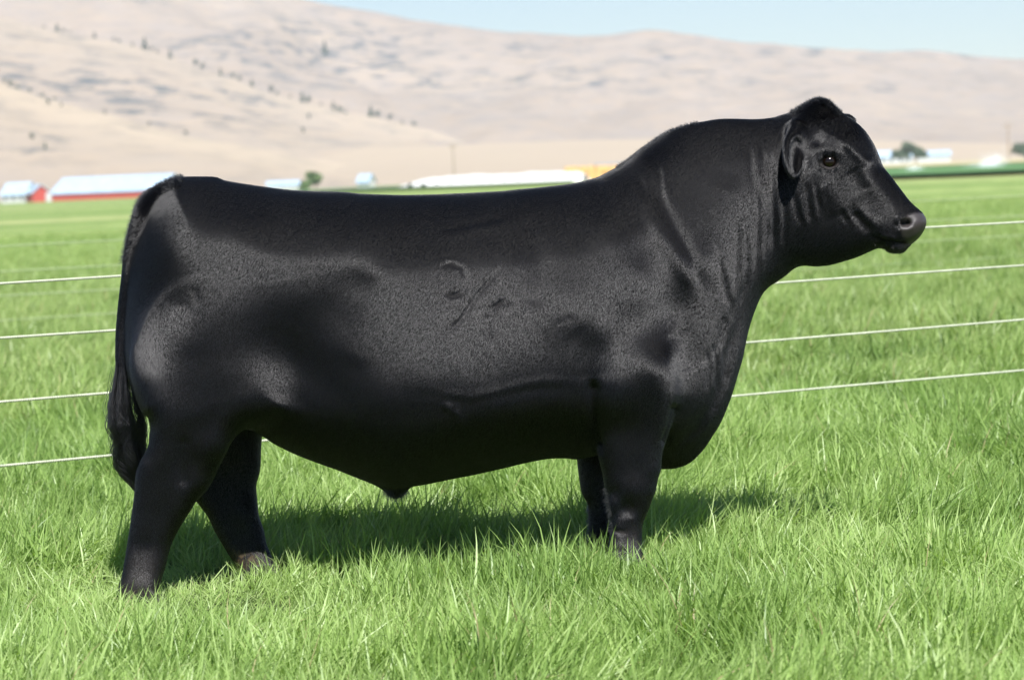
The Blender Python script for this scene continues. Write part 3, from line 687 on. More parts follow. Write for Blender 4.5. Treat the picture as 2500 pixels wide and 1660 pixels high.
def grass_sheet(name, label, variants, XY, scale, tint, leanx, leany, yaw=None):
    coll = bpy.data.collections.new(name+'_tufts')
    for v in variants: coll.objects.link(v)
    n = len(XY); me = bpy.data.meshes.new(name); z = ground_z(XY[:, 0], XY[:, 1])
    me.vertices.add(n); me.vertices.foreach_set('co', np.stack([XY[:, 0], XY[:, 1], z], 1).astype(np.float32).ravel())
    yaw = rng.uniform(0, 6.283, n) if yaw is None else yaw
    eul = np.zeros((n, 3), np.float32)
    for i in range(n):
        q = Matrix.Rotation(math.hypot(leanx[i], leany[i]), 3, Vector((-leany[i], leanx[i], 0)).normalized() if abs(leanx[i])+abs(leany[i]) > 1e-6 else Vector((1, 0, 0))) @ Matrix.Rotation(yaw[i], 3, 'Z')
        eul[i] = q.to_euler()
    for nm, ty, dat, key in (('rot', 'FLOAT_VECTOR', eul.ravel(), 'vector'), ('scl', 'FLOAT_VECTOR', scale.astype(np.float32).ravel(), 'vector'), ('tint', 'FLOAT', tint.astype(np.float32), 'value'),
                             ('pick', 'INT', rng.integers(0, len(variants), n).astype(np.int32), 'value')):
        a = me.attributes.new(nm, ty, 'POINT'); a.data.foreach_set(key, dat)
    o = bpy.data.objects.new(name, me); COL.objects.link(o); tag(o, label, kind='stuff')
    ng = bpy.data.node_groups.new(name, 'GeometryNodeTree'); ng.interface.new_socket('Geometry', in_out='INPUT', socket_type='NodeSocketGeometry'); ng.interface.new_socket('Geometry', in_out='OUTPUT', socket_type='NodeSocketGeometry')
    gi = ng.nodes.new('NodeGroupInput'); go = ng.nodes.new('NodeGroupOutput'); ip = ng.nodes.new('GeometryNodeInstanceOnPoints'); ci = ng.nodes.new('GeometryNodeCollectionInfo')
    ci.inputs['Collection'].default_value = coll; ci.inputs['Separate Children'].default_value = True; ci.inputs['Reset Children'].default_value = True
    def na(nm, ty):
        q = ng.nodes.new('GeometryNodeInputNamedAttribute'); q.data_type = ty; q.inputs['Name'].default_value = nm
        return [s_ for s_ in q.outputs if s_.enabled and s_.name == 'Attribute'][0]
    L_ = ng.links.new; L_(gi.outputs[0], ip.inputs['Points']); L_(ci.outputs[0], ip.inputs['Instance']); ip.inputs['Pick Instance'].default_value = True
    L_(na('pick', 'INT'), ip.inputs['Instance Index'])
    e2r = ng.nodes.new('FunctionNodeEulerToRotation'); L_(na('rot', 'FLOAT_VECTOR'), e2r.inputs[0]); L_(e2r.outputs[0], ip.inputs['Rotation'])
    L_(na('scl', 'FLOAT_VECTOR'), ip.inputs['Scale']); L_(ip.outputs[0], go.inputs[0])
    md = o.modifiers.new('grass', 'NODES'); md.node_group = ng; return o
def scatter(y0, y1, dens, margin=1.5):
    """points over the wedge of ground the photograph sees, with a margin each side"""
    out = []
    y = y0
    while y < y1:
        st = max(.5, (y+9)*.06); xw = .21*(y+9)+margin; n = int(2*xw*st*dens(y)); 
        out.append(np.stack([rng.uniform(-xw, xw, n), rng.uniform(y, y+st, n)], 1)); y += st
    return np.concatenate(out)
fine = [tuft_mesh('grass_tuft', 26, .085, .10, .235, rng.uniform(.6, 1.15), rng.uniform(.0045, .0078)) for _ in range(14)]
rough_ = [tuft_mesh('grass_tuft', 60, .20, .13, .24, .75, .011, 3, M_FAR) for _ in range(8)]
bold = [tuft_mesh('grass_tuft', 14, .07, .18, .28, .95, .0080, 5) for _ in range(6)]
def lay(name, label, var, XY, smin_, smax_, lean, hv=.5):
    x, y = XY[:, 0], XY[:, 1]; n = len(x)
    hgt = 1+hv*fbm(x, y, 4.2, 41, 3)+.22*fbm(x, y, 1.0, 42, 2)
    th = fbm(x, y, 1.6, 43, 3)*2.6; s_ = rng.uniform(smin_, smax_, n)*np.clip(hgt, .45, 1.7)
    amt = lean*(.6+.7*fbm(x, y, 2.7, 44, 2)); k = .22
    low = 1-.62*np.exp(-(((x+1.15)/.62)**2+((y+.35)/.75)**2)**1.5)-.30*np.exp(-(((x-.45)/.5)**2+((y+.4)/.6)**2)); s_ = s_*low
    lx = amt*np.cos(th)+rng.normal(0, k, n)+.06; ly = amt*np.sin(th)+rng.normal(0, k, n)-.04
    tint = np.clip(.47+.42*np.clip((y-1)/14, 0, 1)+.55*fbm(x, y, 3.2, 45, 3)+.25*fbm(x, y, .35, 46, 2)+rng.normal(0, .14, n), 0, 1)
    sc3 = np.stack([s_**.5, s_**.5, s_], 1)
    return grass_sheet(name, label, var, XY, sc3, tint, lx, ly)
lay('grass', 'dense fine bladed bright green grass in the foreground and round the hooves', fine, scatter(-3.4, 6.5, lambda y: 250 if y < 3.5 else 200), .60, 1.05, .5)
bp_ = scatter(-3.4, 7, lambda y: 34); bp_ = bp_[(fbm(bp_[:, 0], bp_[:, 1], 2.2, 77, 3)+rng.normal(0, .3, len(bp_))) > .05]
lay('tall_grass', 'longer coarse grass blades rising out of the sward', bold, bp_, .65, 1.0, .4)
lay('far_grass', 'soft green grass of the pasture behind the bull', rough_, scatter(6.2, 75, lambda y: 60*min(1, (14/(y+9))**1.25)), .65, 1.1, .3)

# ------------------------------------------------------------------ rope fences
def rope_material(name, c0, c1):
    mt, t, b = nmat(name); tc = N(t, 'ShaderNodeTexCoord'); ns = N(t, 'ShaderNodeTexNoise', Scale=25.0, Detail=3.0); t.links.new(tc.outputs['Object'], ns.inputs['Vector'])
    t.links.new(ramp(t, ns.outputs[0], [(.3, c0), (.7, c1)]), b.inputs['Base Color']); b.inputs['Roughness'].default_value = .6; return mt
M_ROPE = rope_material('white_poly_rope', (.34, .37, .27), (.47, .50, .38)); M_ROPE2 = rope_material('dull_poly_rope', (.22, .30, .13), (.30, .36, .19))
M_POST = plain('pale_post', (.55, .55, .50))
def twisted_rope(p0, p1, r, pitch, name, parent, mat, sag=.0, strands=3, step=None, twist=True):
    mb = MB(); p0, p1 = Vector(p0), Vector(p1); L = (p1-p0).length; t = (p1-p0).normalized(); a = t.cross(Vector((0, 0, 1))).normalized(); c = a.cross(t)
    step = step or pitch/8; n = int(L/step)
    for s_ in range(strands if twist else 1):
        pts = []
        for i in range(n+1):
            u = i/n; q = p0.lerp(p1, u); q = q + Vector((0, 0, -sag*4*u*(1-u)+.004*math.sin(u*L*.9+s_*0+p0.z*9)))
            if twist: ph = 2*math.pi*(u*L/pitch + s_/strands); q = q + (a*math.cos(ph)+c*math.sin(ph))*r*.55
            pts.append(q)
        mb.tube(pts, r*.62 if twist else r, 5)
    return mb.build(name, mat, parent, True)
def rope_fence(label, heights, A, B, r, pitch, mat, posts, detail=True, ph_=1.25, zb=None):
    root = empty('rope_fence', (A[0], A[1], 0)); tag(root, label, 'fence', 'rope fences crossing the pasture')
    for (ha, hb) in heights:
        o = twisted_rope((0, 0, ha), (B[0]-A[0], B[1]-A[1], hb), r, pitch, 'rope', root, mat, twist=detail, step=None if detail else .5)
    for u in posts:
        x, y = (B[0]-A[0])*u, (B[1]-A[1])*u; z = float(ground_z(x+A[0], y+A[1])); mb = MB(); top = heights[0][0]*(1-u)+heights[0][1]*u+.12
        mb.tube([(x, y+.03, z-.2), (x, y+.03, top)], [.022, .022], 8); mb.tube([(x, y+.03, top), (x, y+.03, top+.02)], [.028, .02], 8); ps = mb.build('post', M_POST, root, True)
        for (ha, hb) in heights:
            zz = ha*(1-u)+hb*u; k = MB(); k.tube([(x-.015, y+.006, zz-.02), (x+.012, y-.012, zz), (x-.015, y+.006, zz+.02)], .005, 5); c = k.build('clip', M_POST, ps, True)
    return root
def fence_line(sl, ll, sr, lr):
    """end points on the ground from two photo columns with distances, then run out past the frame"""
    a = at(sl, ll); b = at(sr, lr); d = b-a; return a-d*.45, b+d*.35
A_, B_ = fence_line(0, 10.15, 2500, 12.46)
near_z = [1.08, .861, .60, .35]
rope_fence('four taut twisted white ropes of the fence right behind the bull', [(z, z) for z in near_z], A_, B_, .0052, .030, M_ROPE, (.10, .955))
A_, B_ = fence_line(0, 24.9, 2500, 31.0)
d0, d1 = 24.9-.45*6.1, 31+.35*6.1
def zz(k): return (.90-.243*k, .80-.243*k)
rope_fence('blurred pale rope fence farther out across the pasture, beyond the sharp one', [zz(k) for k in range(4)], A_, B_, .0075, .05, M_ROPE2, (.08, .95), detail=False)

# ------------------------------------------------------------------ farm buildings and things at the foot of the hills
M_RED = plain('red_siding', (.42, .055, .045)); M_WHITE = plain('white_siding', (.50, .50, .51), var=.08); M_TIN = plain('pale_tin_roof', (.34, .44, .56), .6, .3, .10, .4)
M_DARK = plain('opening_shade', (.030, .034, .042)); M_GREY = plain('grey_boards', (.20, .21, .23)); M_GLASS = plain('window_glass', (.05, .06, .08), .1, .6, .1)
M_CONC = plain('grey_plinth', (.35, .34, .32)); M_WOOD = plain('weathered_pole', (.30, .24, .18)); M_STRAW = plain('straw_bale', (.62, .36, .14), .9, .1, .2, 1.2); M_PLASTIC = plain('white_silage_sheet', (.66, .66, .64), .5, .3, .05, .6)
M_TYRE = plain('old_tyre', (.03, .03, .03))
def gz_(p): return float(ground_z(p.x, p.y))
def gabled(name, label, cat, sx, dist, L, W, eave, ridge, rz, wall, roof, gable=None, door=None, windows=0, group=None, seams=0, doorw=None):
    """long axis along local x"""
    p = at(sx, dist); p.z = gz_(p); root = empty(name, p, rz); tag(root, label, cat, group)
    h, w2 = L/2, W/2
    for s_, nm in ((-1, 'wall'), (1, 'wall')):
        mb = MB(); y = s_*w2; mb.box(-h, h, min(y, y-s_*.2), max(y, y-s_*.2), 0, eave); wl = mb.build(nm, wall, root)
        for k in range(windows):
            x = -h+L*(k+.5)/windows; f = MB().box(x-.6, x+.6, y+s_*.01-.06, y+s_*.01+.06, eave*.38, eave*.80).build('window', M_WHITE, wl) if False else None
            fr = MB().box(x-.6, x+.6, *sorted((y-s_*.02, y+s_*.06)), eave*.38, eave*.80).build('window', M_GLASS, wl)
    for s_ in (-1, 1):
        x = s_*h; mb = MB(); q = [( -w2+.21, 0), (w2-.21, 0), (w2-.21, eave), (0, ridge-.15), (-w2+.21, eave)]
        n = len(q); xa, xb = sorted((x, x-s_*.2)); mb.poly([(xa, a, b) for a, b in q]+[(xb, a, b) for a, b in q], [tuple(reversed(range(n))), tuple(range(n, 2*n))]+[(i, (i+1) % n, (i+1) % n+n, i+n) for i in range(n)])
        g = mb.build('gable', gable or wall, root)
        if door and s_ == -1:
            dw = (doorw or W*.32); MB().box(-h-.06, -h+.02, -dw, dw, 0.02, eave*1.35).build('door', door, g)  # dark panel; on the open barn gable its colour paints the interior's shade
    ov = .5
    for s_ in (-1, 1):
        sl = (ridge-eave)/w2; y0, z0 = s_*(w2+ov), eave-sl*ov
        mb = MB(); xa, xb = -h-ov, h+ov
        mb.poly([(xa, 0, ridge), (xb, 0, ridge), (xb, y0, z0), (xa, y0, z0), (xa, 0, ridge+.22), (xb, 0, ridge+.22), (xb, y0, z0+.2), (xa, y0, z0+.2)], [(0, 1, 2, 3), (4, 7, 6, 5), (0, 4, 5, 1), (3, 2, 6, 7), (0, 3, 7, 4), (1, 5, 6, 2)])
        rf = mb.build('roof', roof, root)
        for k in range(seams):
            x = xa+(xb-xa)*(k+.5)/seams; MB().poly([(x-.05, 0, ridge+.3), (x+.05, 0, ridge+.3), (x+.05, y0, z0+.28), (x-.05, y0, z0+.28)], [(0, 1, 2, 3)]).build('seam', M_GREY, rf) if False else None
    return root
gabled('long_barn', 'long red barn with pale blue tin roof and dark open gable, at left', 'barn', 290, 850, 43, 17.5, 2.5, 7.4, R(-24), M_RED, M_TIN, M_GREY, M_DARK, 0, doorw=7.6)
gabled('farmhouse', 'small white house with a pale roof at the far left edge', 'house', 48, 850, 9.5, 8, 2.9, 6.6, R(-24), M_WHITE, M_TIN, M_WHITE, M_DARK, 3, doorw=.8)
gabled('red_shed', 'short red shed with pale roof between the white house and the barn', 'shed', 92, 842, 5.5, 6, 3.2, 5.6, R(-60), M_RED, M_TIN, M_RED, M_DARK, 0, doorw=1.2)
def tank(sx, dist, r, h, label):
    p = at(sx, dist); p.z = gz_(p); root = empty('storage_tank', p); tag(root, label, 'tank')
    MB().tube([(0, 0, 0), (0, 0, h)], r, 20).build('drum', M_WHITE, root, False); MB().tube([(0, 0, h), (0, 0, h+.35), (0, 0, h+.5)], [r, r*.5, r*.1], 20).build('lid', M_WHITE, root); MB().tube([(0, 0, h+.45), (0, 0, h+.75)], .2, 8).build('cap', M_GREY, root)
tank(117, 820, 1.0, 2.4, 'small white round tank in front of the dark barn gable')
tank(462, 846, .9, 2.2, 'small white round tank by the far end of the red barn') if False else None
gabled('white_shed', 'small white shed standing alone right of the round tree', 'shed', 893, 760, 3.8, 3.8, 2.2, 4.2, R(-30), M_WHITE, M_TIN, M_WHITE, M_DARK, 0, doorw=.9)
# silage pile under white sheeting
ORD = 'first second third fourth fifth sixth seventh eighth ninth tenth eleventh twelfth thirteenth fourteenth fifteenth sixteenth seventeenth eighteenth nineteenth twentieth'.split()
ORD += ['twenty '+o for o in ORD[:9]]+['thirtieth']+['thirty '+o for o in ORD[:9]]
def silage():
    dist = 520; p = at(1197, dist); root = empty('silage_pile', (p.x, p.y, gz_(p))); tag(root, 'long low silage pile under white sheeting weighed down with tyres', 'silage pile')
    L = 41; V = []; nu, nv = 60, 16
    for i in range(nu+1):
        u = i/nu; x = -L*.50+L*u; e = min(1, u/.22, (1-u)/.06+.05); h = 2.3*(e**.8)*(1+.05*math.sin(u*19)+.03*math.sin(u*47))
        for j in range(nv+1):
            a = math.pi*j/nv; wv = 6.5*(.7+.3*e); V.append((x, -wv*math.cos(a), max(-.3, h*math.sin(a)**.75+.03*math.sin(u*90+j*1.7))))
    F = [(i*(nv+1)+j, (i+1)*(nv+1)+j, (i+1)*(nv+1)+j+1, i*(nv+1)+j+1) for i in range(nu) for j in range(nv)]
    sh = link_mesh('sheeting', V, F, M_PLASTIC, root, True)
    pr = None
    for k in range(14):
        x = -L*.5+L*(k+1.5)/15; tm = MB(); tm.tube([(x, -5.6, .75), (x, -6.0, .55)], [.55, .55], 10); tm.build('tyre', M_TYRE, root)
silage()
def bales():
    dist = 640; p = at(1462, dist); root0 = p; k = 0
    for i in range(9):
        for j in range(2):
            q = at(1385+i*19, dist+(i % 2)*.6); z = float(ground_z(q.x, q.y)); mb = MB(); mb.box(-.95+.03*((i*7+j) % 3), .95, -1.2, 1.2, 0, 1.75)
            mb2 = MB(); o = mb.build('straw_bale', M_STRAW); o.location = (q.x+.1*((i*5+j*3) % 4-1.5), q.y+.2*((i+j) % 3), z+j*1.77)
            md = o.modifiers.new('b', 'BEVEL'); md.width = .12; md.segments = 2
            tag(o, '%s golden straw bale from the left, %s layer, stack beyond the silage' % (ORD[i], ('bottom', 'top')[j]), 'bale', 'straw bales stacked beyond the silage pile')
bales()
gabled('ranch_house', 'low white house with grey roof above the golden straw stack', 'house', 1500, 1150, 17, 9, 3.0, 6.0, R(8), M_WHITE, M_GREY, M_WHITE, None, 4)
gabled('bungalow', 'long low white house left of the dark trees, beyond the right hand field', 'house', 2178, 1050, 15, 9, 3.2, 5.6, R(10), M_WHITE, M_TIN, M_WHITE, None, 4)
gabled('machine_shed', 'pale low shed right of the dark trees, beyond the right hand field', 'shed', 2278, 1080, 14, 9, 3.2, 5.0, R(-8), M_WHITE, M_TIN, M_WHITE, None, 0)
gabled('cottage', 'small pale building at the far left beyond the green field behind the back', 'shed', 690, 900, 11, 7, 2.2, 3.6, R(4), M_WHITE, M_TIN, M_WHITE, None, 0)
def pole(sx, dist, h, label, arms=True):
    p = at(sx, dist); p.z = gz_(p); root = empty('utility_pole', p); tag(root, label, 'utility pole', 'wooden poles beyond the pasture')
    MB().tube([(0, 0, -.5), (0, 0, h)], [.20, .13], 8).build('mast', M_WOOD, root)
    if arms:
        MB().box(-1.3, 1.3, -.3, -.18, h-1.0, h-.8).build('crossarm', M_WOOD, root)
        for x in (-1.1, 0, 1.1): MB().tube([(x, -.24, h-.8), (x, -.24, h-.55)], [.08, .05], 6).build('insulator', M_CONC, root)
pole(1108, 620, 10.5, 'wooden pole rising above the white silage sheeting')
pole(2462, 560, 9, 'wooden pole in the field near the right edge')
# trees
def leaf_mat(name, c0, c1):
    mt, t, b = nmat(name); at_ = N(t, 'ShaderNodeAttribute', attribute_name='shade'); t.links.new(ramp(t, at_.outputs['Fac'], [(0, c0), (1, c1)]), b.inputs['Base Color']); b.inputs['Roughness'].default_value = .6; return mt
M_LEAF = leaf_mat('broad_leaves', (.05, .10, .025), (.14, .22, .06)); M_JUN = leaf_mat('juniper_needles', (.035, .060, .040), (.065, .095, .060)); M_DLEAF = leaf_mat('dark_leaves', (.035, .07, .035), (.075, .12, .06))
M_BARK = plain('bark', (.12, .09, .07))
def crown(n, rx, rz_, zc, leaf, mat, cone=False, lob=5):
    V, F, S = [], [], []; lobes = [(rng.normal(0, .45, 3), rng.uniform(.45, .7)) for _ in range(lob)]
    for i in range(n):
        if cone:
            z = rng.random()**1.3; r_ = (1-z)*.9+.06; a = rng.uniform(0, 6.28); rr = r_*rng.uniform(.35, 1.0)*(1+.25*math.sin(a*3+z*9)); q = np.array([rr*math.cos(a), rr*math.sin(a), z*2-1])
        else:
            c, rr = lobes[rng.integers(lob)]; d = rng.normal(0, 1, 3); d /= np.linalg.norm(d); q = c*np.array([1, 1, .8])+d*rr*rng.uniform(.55, 1.0)
        ctr = np.array([q[0]*rx, q[1]*rx, zc+q[2]*rz_]); e1 = rng.normal(0, 1, 3); e1 /= np.linalg.norm(e1); e2_ = np.cross(e1, rng.normal(0, 1, 3)); e2_ /= np.linalg.norm(e2_); l = leaf*rng.uniform(.6, 1.3)
        b = len(V); V += [tuple(ctr-e1*l), tuple(ctr+e2_*l*.6), tuple(ctr+e1*l), tuple(ctr-e2_*l*.6)]; F.append((b, b+1, b+2, b+3)); S += [rng.random()]*4
    return V, F, S
def tree_at(name, label, cat, p, h, rx, leaf, mat, n=700, cone=False, group=None, trunk=True, share=None, rz=0, s=1.0):
    if share is None:
        V, F, S = crown(n, rx, h*(.5 if cone else .38), h*(.52 if cone else .6), leaf, mat, cone)
        me = bpy.data.meshes.new('crown'); me.from_pydata(V, [], F); a = me.attributes.new('shade', 'FLOAT', 'POINT'); a.data.foreach_set('value', np.array(S, np.float32)); me.materials.append(mat)
        tk = MB(); tk.tube([(0, 0, -.4), (rx*.04, 0, h*.3), (0, rx*.03, h*.62)], [h*.035, h*.026, h*.010], 7)
        for a_ in range(4): tk.tube([(0, 0, h*.28), (rx*.5*math.cos(a_*1.6), rx*.5*math.sin(a_*1.6), h*(.55+.05*a_))], [h*.016, h*.006], 5)
        tm = bpy.data.meshes.new('trunk'); tm.from_pydata(tk.v, [], tk.f); tm.materials.append(M_BARK); share = (me, tm)
    root = empty(name, p, rz); root.scale = (s, s, s); tag(root, label, cat, group)
    for me_, nm in zip(share, ('crown', 'trunk')):
        o = bpy.data.objects.new(nm, me_); COL.objects.link(o); o.parent = root
    return share
def ground_tree(name, label, cat, sx, dist, h, rx, **k):
    p = at(sx, dist); p.z = gz_(p); return tree_at(name, label, cat, p, h, rx, **k)
ground_tree('round_tree', 'round bright green tree with the small white shed to its right', 'tree', 768, 740, 5.6, 2.6, leaf=.55, mat=M_LEAF, n=900)
ground_tree('bush', 'low green bush just left of the round green tree', 'bush', 738, 735, 2.8, 2.4, leaf=.5, mat=M_LEAF, n=500)
ground_tree('shade_tree', 'dark tree between the two white buildings beyond the right hand field', 'tree', 2208, 1020, 8.5, 4.2, leaf=.7, mat=M_DLEAF, n=900)
ground_tree('shade_tree', 'lower dark tree right beside the taller dark one, far right field', 'tree', 2236, 1015, 6.5, 3.6, leaf=.7, mat=M_DLEAF, n=700)
ground_tree('shade_tree', 'dark tree at the right edge of the photo beyond the pale pole', 'tree', 2500, 1000, 6.5, 5, leaf=.7, mat=M_DLEAF, n=700)
# strips of crop and stubble beyond the pasture
def strip(name, label, pts, mat, dz=.02):
    V = []; n = len(pts)
    for sx, d0_, d1_ in pts:
        for q in range(7):
            dd = d0_+(d1_-d0_)*q/6; p = at(sx, dd); V.append((p.x, p.y, gz_(p)+dz+.0))
    F = [(i*7+j, (i+1)*7+j, (i+1)*7+j+1, i*7+j+1) for i in range(n-1) for j in range(6)]
    o = link_mesh(name, V, F, mat); tag(o, label, kind='structure'); return o
def soil(name, c0, c1, s=.02):
    mt, t, b = nmat(name); g = N(t, 'ShaderNodeNewGeometry'); ns = N(t, 'ShaderNodeTexNoise', Scale=s, Detail=8.0); t.links.new(g.outputs['Position'], ns.inputs['Vector']); t.links.new(ramp(t, ns.outputs[0], [(.3, c0), (.7, c1)]), b.inputs['Base Color']); b.inputs['Roughness'].default_value = .95; b.inputs['Specular IOR Level'].default_value = .05; return mt
M_ALF = soil('alfalfa', (.075, .16, .065), (.11, .21, .085)); M_STUB = soil('stubble', (.40, .35, .20), (.50, .44, .26)); M_DUSTY = soil('dry_meadow', (.30, .32, .14), (.38, .36, .18))
xs8 = list(range(-900, 3500, 50))
strip('crop_field', 'dark green crop strip at the far edge of the pasture', [(x, 185, 395) for x in xs8 if x >= 1500], M_ALF, .35)
strip('crop_field', 'green crop between the pasture and the white silage sheeting', [(x, 430, 700) for x in xs8 if 500 <= x <= 1400], M_ALF, .45)
strip('stubble_field', 'pale yellow stubble beyond the green fields', [(x, 400, 900) for x in xs8 if x >= 1500], M_STUB, .45) if True else None

# irrigation spray over the far right field
def spray(label, sx, sy, dist, pts, wid, n):
    root = ray_at(sx, sy, dist); ppm = FPX/dist; V = []; F = []
    for i in range(n):
        u = rng.random()*(len(pts)-1); k = int(u); f = u-k; x = (pts[k][0]*(1-f)+pts[k+1][0]*f+rng.normal(0, wid))/ppm; z = -(pts[k][1]*(1-f)+pts[k+1][1]*f+rng.normal(0, wid))/ppm; y = rng.normal(0, 3); r_ = rng.uniform(.02, .05)
        b = len(V); V += [(x-r_, y, z), (x+r_, y, z), (x, y+r_, z), (x, y, z+r_*1.6)]; F += [(b, b+1, b+3), (b+1, b+2, b+3), (b+2, b, b+3), (b, b+2, b+1)]
    o = link_mesh('sprinkler_spray', V, F, M_SPRAY); o.location = root; tag(o, label, kind='stuff')
def ray_at(sx, sy, dist):
    d = fwd*FPX + rgt*(sx-1250) - upv*(sy-830); return CAMP + d*(dist/d.y)
M_SPRAY = plain('water_droplets', (.75, .8, .85), .2, .5, .02)
spray('slanting plume of irrigation spray over the dark green field at right', 2200, 430, 280, [(0, 12), (18, 0), (38, -18)], 4, 1500)
spray('wide pale veil of irrigation spray near the right edge', 2420, 410, 280, [(-50, 20), (-20, 0), (10, -20), (10, 25)], 9, 2600)

# ------------------------------------------------------------------ hills
def hill_material():
    mt, t, b = nmat('dry_hill_grass'); g = N(t, 'ShaderNodeNewGeometry')
    mp = N(t, 'ShaderNodeMapping'); mp.inputs['Scale'].default_value = (.8, .45, 4.0); t.links.new(g.outputs['Position'], mp.inputs[0])
    n1 = N(t, 'ShaderNodeTexNoise', Scale=.036, Detail=9.0, Roughness=.72); t.links.new(mp.outputs[0], n1.inputs['Vector'])
    n2 = N(t, 'ShaderNodeTexNoise', Scale=.0022, Detail=4.0); t.links.new(g.outputs['Position'], n2.inputs['Vector'])
    n3 = N(t, 'ShaderNodeTexNoise', Scale=.035, Detail=6.0, Roughness=.7); t.links.new(mp.outputs[0], n3.inputs['Vector'])
    c = ramp(t, n2.outputs[0], [(.35, (.290, .222, .165)), (.55, (.340, .262, .193)), (.7, (.385, .300, .215))])
    c = mixc(t, ramp(t, n3.outputs[0], [(.35, (1, 1, 1)), (.75, (0, 0, 0))]), c, (.265, .225, .20))
    at_ = N(t, 'ShaderNodeAttribute', attribute_name='scrub'); 
    ml = N(t, 'ShaderNodeMath', operation='MULTIPLY'); t.links.new(at_.outputs['Fac'], ml.inputs[0])
    mk_ = ramp(t, n1.outputs[0], [(.50, (0, 0, 0)), (.58, (1, 1, 1))]); t.links.new(mk_, ml.inputs[1])
    oi = N(t, 'ShaderNodeAttribute', attribute_name='dry'); c = mixc(t, oi.outputs['Fac'], c, (.38, .31, .235))
    c = mixc(t, ml.outputs[0], c, (.10, .105, .11))
    t.links.new(c, b.inputs['Base Color']); b.inputs['Roughness'].default_value = .95; b.inputs['Specular IOR Level'].default_value = .05
    return mt
M_HILL = hill_material()
HILLS = []
def ray_at(sx, sy, dist):
    d = fwd*FPX + rgt*(sx-1250) - upv*(sy-830); return CAMP + d*(dist/d.y)
def hill(label, crest, dc, db, relief, seed, scrub, x0=-1900, x1=4400, nu=420, nv=110, dry=.0, dry2=0.0):
    cx = np.array([c[0] for c in crest], float); cy_ = np.array([c[1] for c in crest], float)
    sxs = np.linspace(x0, x1, nu); V = np.zeros((nu, nv+8, 3)); t = np.arange(nu)
    sm = np.interp(sxs, cx, cy_); 
    for _ in range(2): sm = np.convolve(np.pad(sm, 3, 'edge'), np.ones(7)/7, 'valid')
    for i, sx in enumerate(sxs):
        top = ray_at(sx, sm[i], dc); a0 = at(sx, db); zb = float(ground_z(a0.x, a0.y))-3
        for j in range(nv+8):
            s_ = j/(nv-1)
            if s_ <= 1: q = s_; z = zb+(top.z-zb)*(q**1.25*(1.25-.25*q)) if True else 0; dd = db+(dc-db)*q
            else: z = top.z-(s_-1)*(top.z-zb)*2.0; dd = dc+(s_-1)*(dc-db)
            p = at(sx, dd); V[i, j] = (p.x, dd-DIST, z)
    X, Y = V[:, :, 0], V[:, :, 1]; S_ = np.clip(np.arange(nv+8)/(nv-1), 0, 1)[None, :]
    env = np.sin(np.pi*np.clip(S_, 0, 1))**.7*(.35+.65*S_)
    gul = -np.abs(fbm(X, Y*.35, .009, seed, 4))*relief*1.2+fbm(X, Y, .0035, seed+1, 4)*relief
    V[:, :, 2] += gul*env + fbm(X, Y, .03, seed+2, 3)*relief*.10*np.clip(S_*4, 0, 1)
    n = nv+8; i_ = np.arange(nu-1)[:, None]*n+np.arange(n-1)[None, :]; F = np.stack([i_, i_+n, i_+n+1, i_+1], -1).reshape(-1, 4)
    o = np_mesh('hills', V.reshape(-1, 3), F, M_HILL); tag(o, label, kind='structure')
    a = o.data.attributes.new('scrub', 'FLOAT', 'POINT'); PX, PY = project(V.reshape(-1, 3)); a.data.foreach_set('value', scrub(PX, PY).astype(np.float32))
    d_ = o.data.attributes.new('dry', 'FLOAT', 'POINT'); cy2 = np.interp(PX, sxs, sm); d_.data.foreach_set('value', np.clip(dry*(1.0*np.exp(-np.clip(PY-cy2, 0, 999)/60)+.35)+dry*.3*fbm(V[:, :, 0].ravel(), V[:, :, 1].ravel(), .006, seed+5, 3)+dry2, 0, 1).astype(np.float32))  # dry tone plus a lit edge painted paler along the crest
    HILLS.append(V.reshape(nu, n, 3)); return o
def blobs(lst, base=0.0):
    def f(X, Y):
        v = np.full(X.shape, base)
        for x, y, rx, ry, a in lst: v = v + a*np.exp(-(((X-x)/rx)**2+((Y-y)/ry)**2))
        return np.clip(v, 0, 1)
    return f
hill('long smooth tan hill along the skyline', [(-2000,-330),(-900,-330),(-300,-260),(100,-170),(500,-65),(740,-6),(900,16),(1060,58),(1165,72),(1320,83),(1430,83),(1567,74),(1673,83),(1800,97),(1960,111),(2120,122),(2330,132),(2500,138),(3200,155),(4500,190)],
     3300, 1700, 34, 1.0, blobs([(1250,160,1500,130,.42),(800,60,140,30,.8),(960,85,90,14,.7),(620,110,160,40,.8),(760,135,220,30,.9),(900,135,120,22,.9),(830,180,200,20,.8),(990,210,120,14,.8),(1260,110,90,16,.8),(1100,200,140,20,.4),(1330,180,70,20,.8),(1450,208,60,8,.9),(1600,140,60,14,.7),(1830,205,50,8,.8),(1980,130,110,12,.8),(1730,180,60,8,.6),(2180,220,90,10,.6),(2400,135,120,8,.7),(2130,300,60,10,.6),(360,5,70,10,.9),(520,130,120,30,.5)], .06))
hill('tan spur sloping down from the upper left with a line of junipers along its edge', [(-2000,-160),(-600,-90),(0,30),(64,54),(180,78),(370,118),(480,158),(560,190),(640,218),(700,245),(870,275),(1010,308),(1200,372),(1330,425),(1600,470),(4500,500)],
     2250, 1350, 17, 4.0, blobs([(60,200,120,40,.8),(240,200,130,30,.8),(220,225,160,14,.9),(380,230,200,20,.8),(400,280,180,20,.9),(600,260,70,26,.9),(350,290,160,14,.8),(500,225,60,12,.7),(120,90,80,20,.5),(60,340,90,14,.9),(200,125,40,10,.6)], .34), dry=.7)
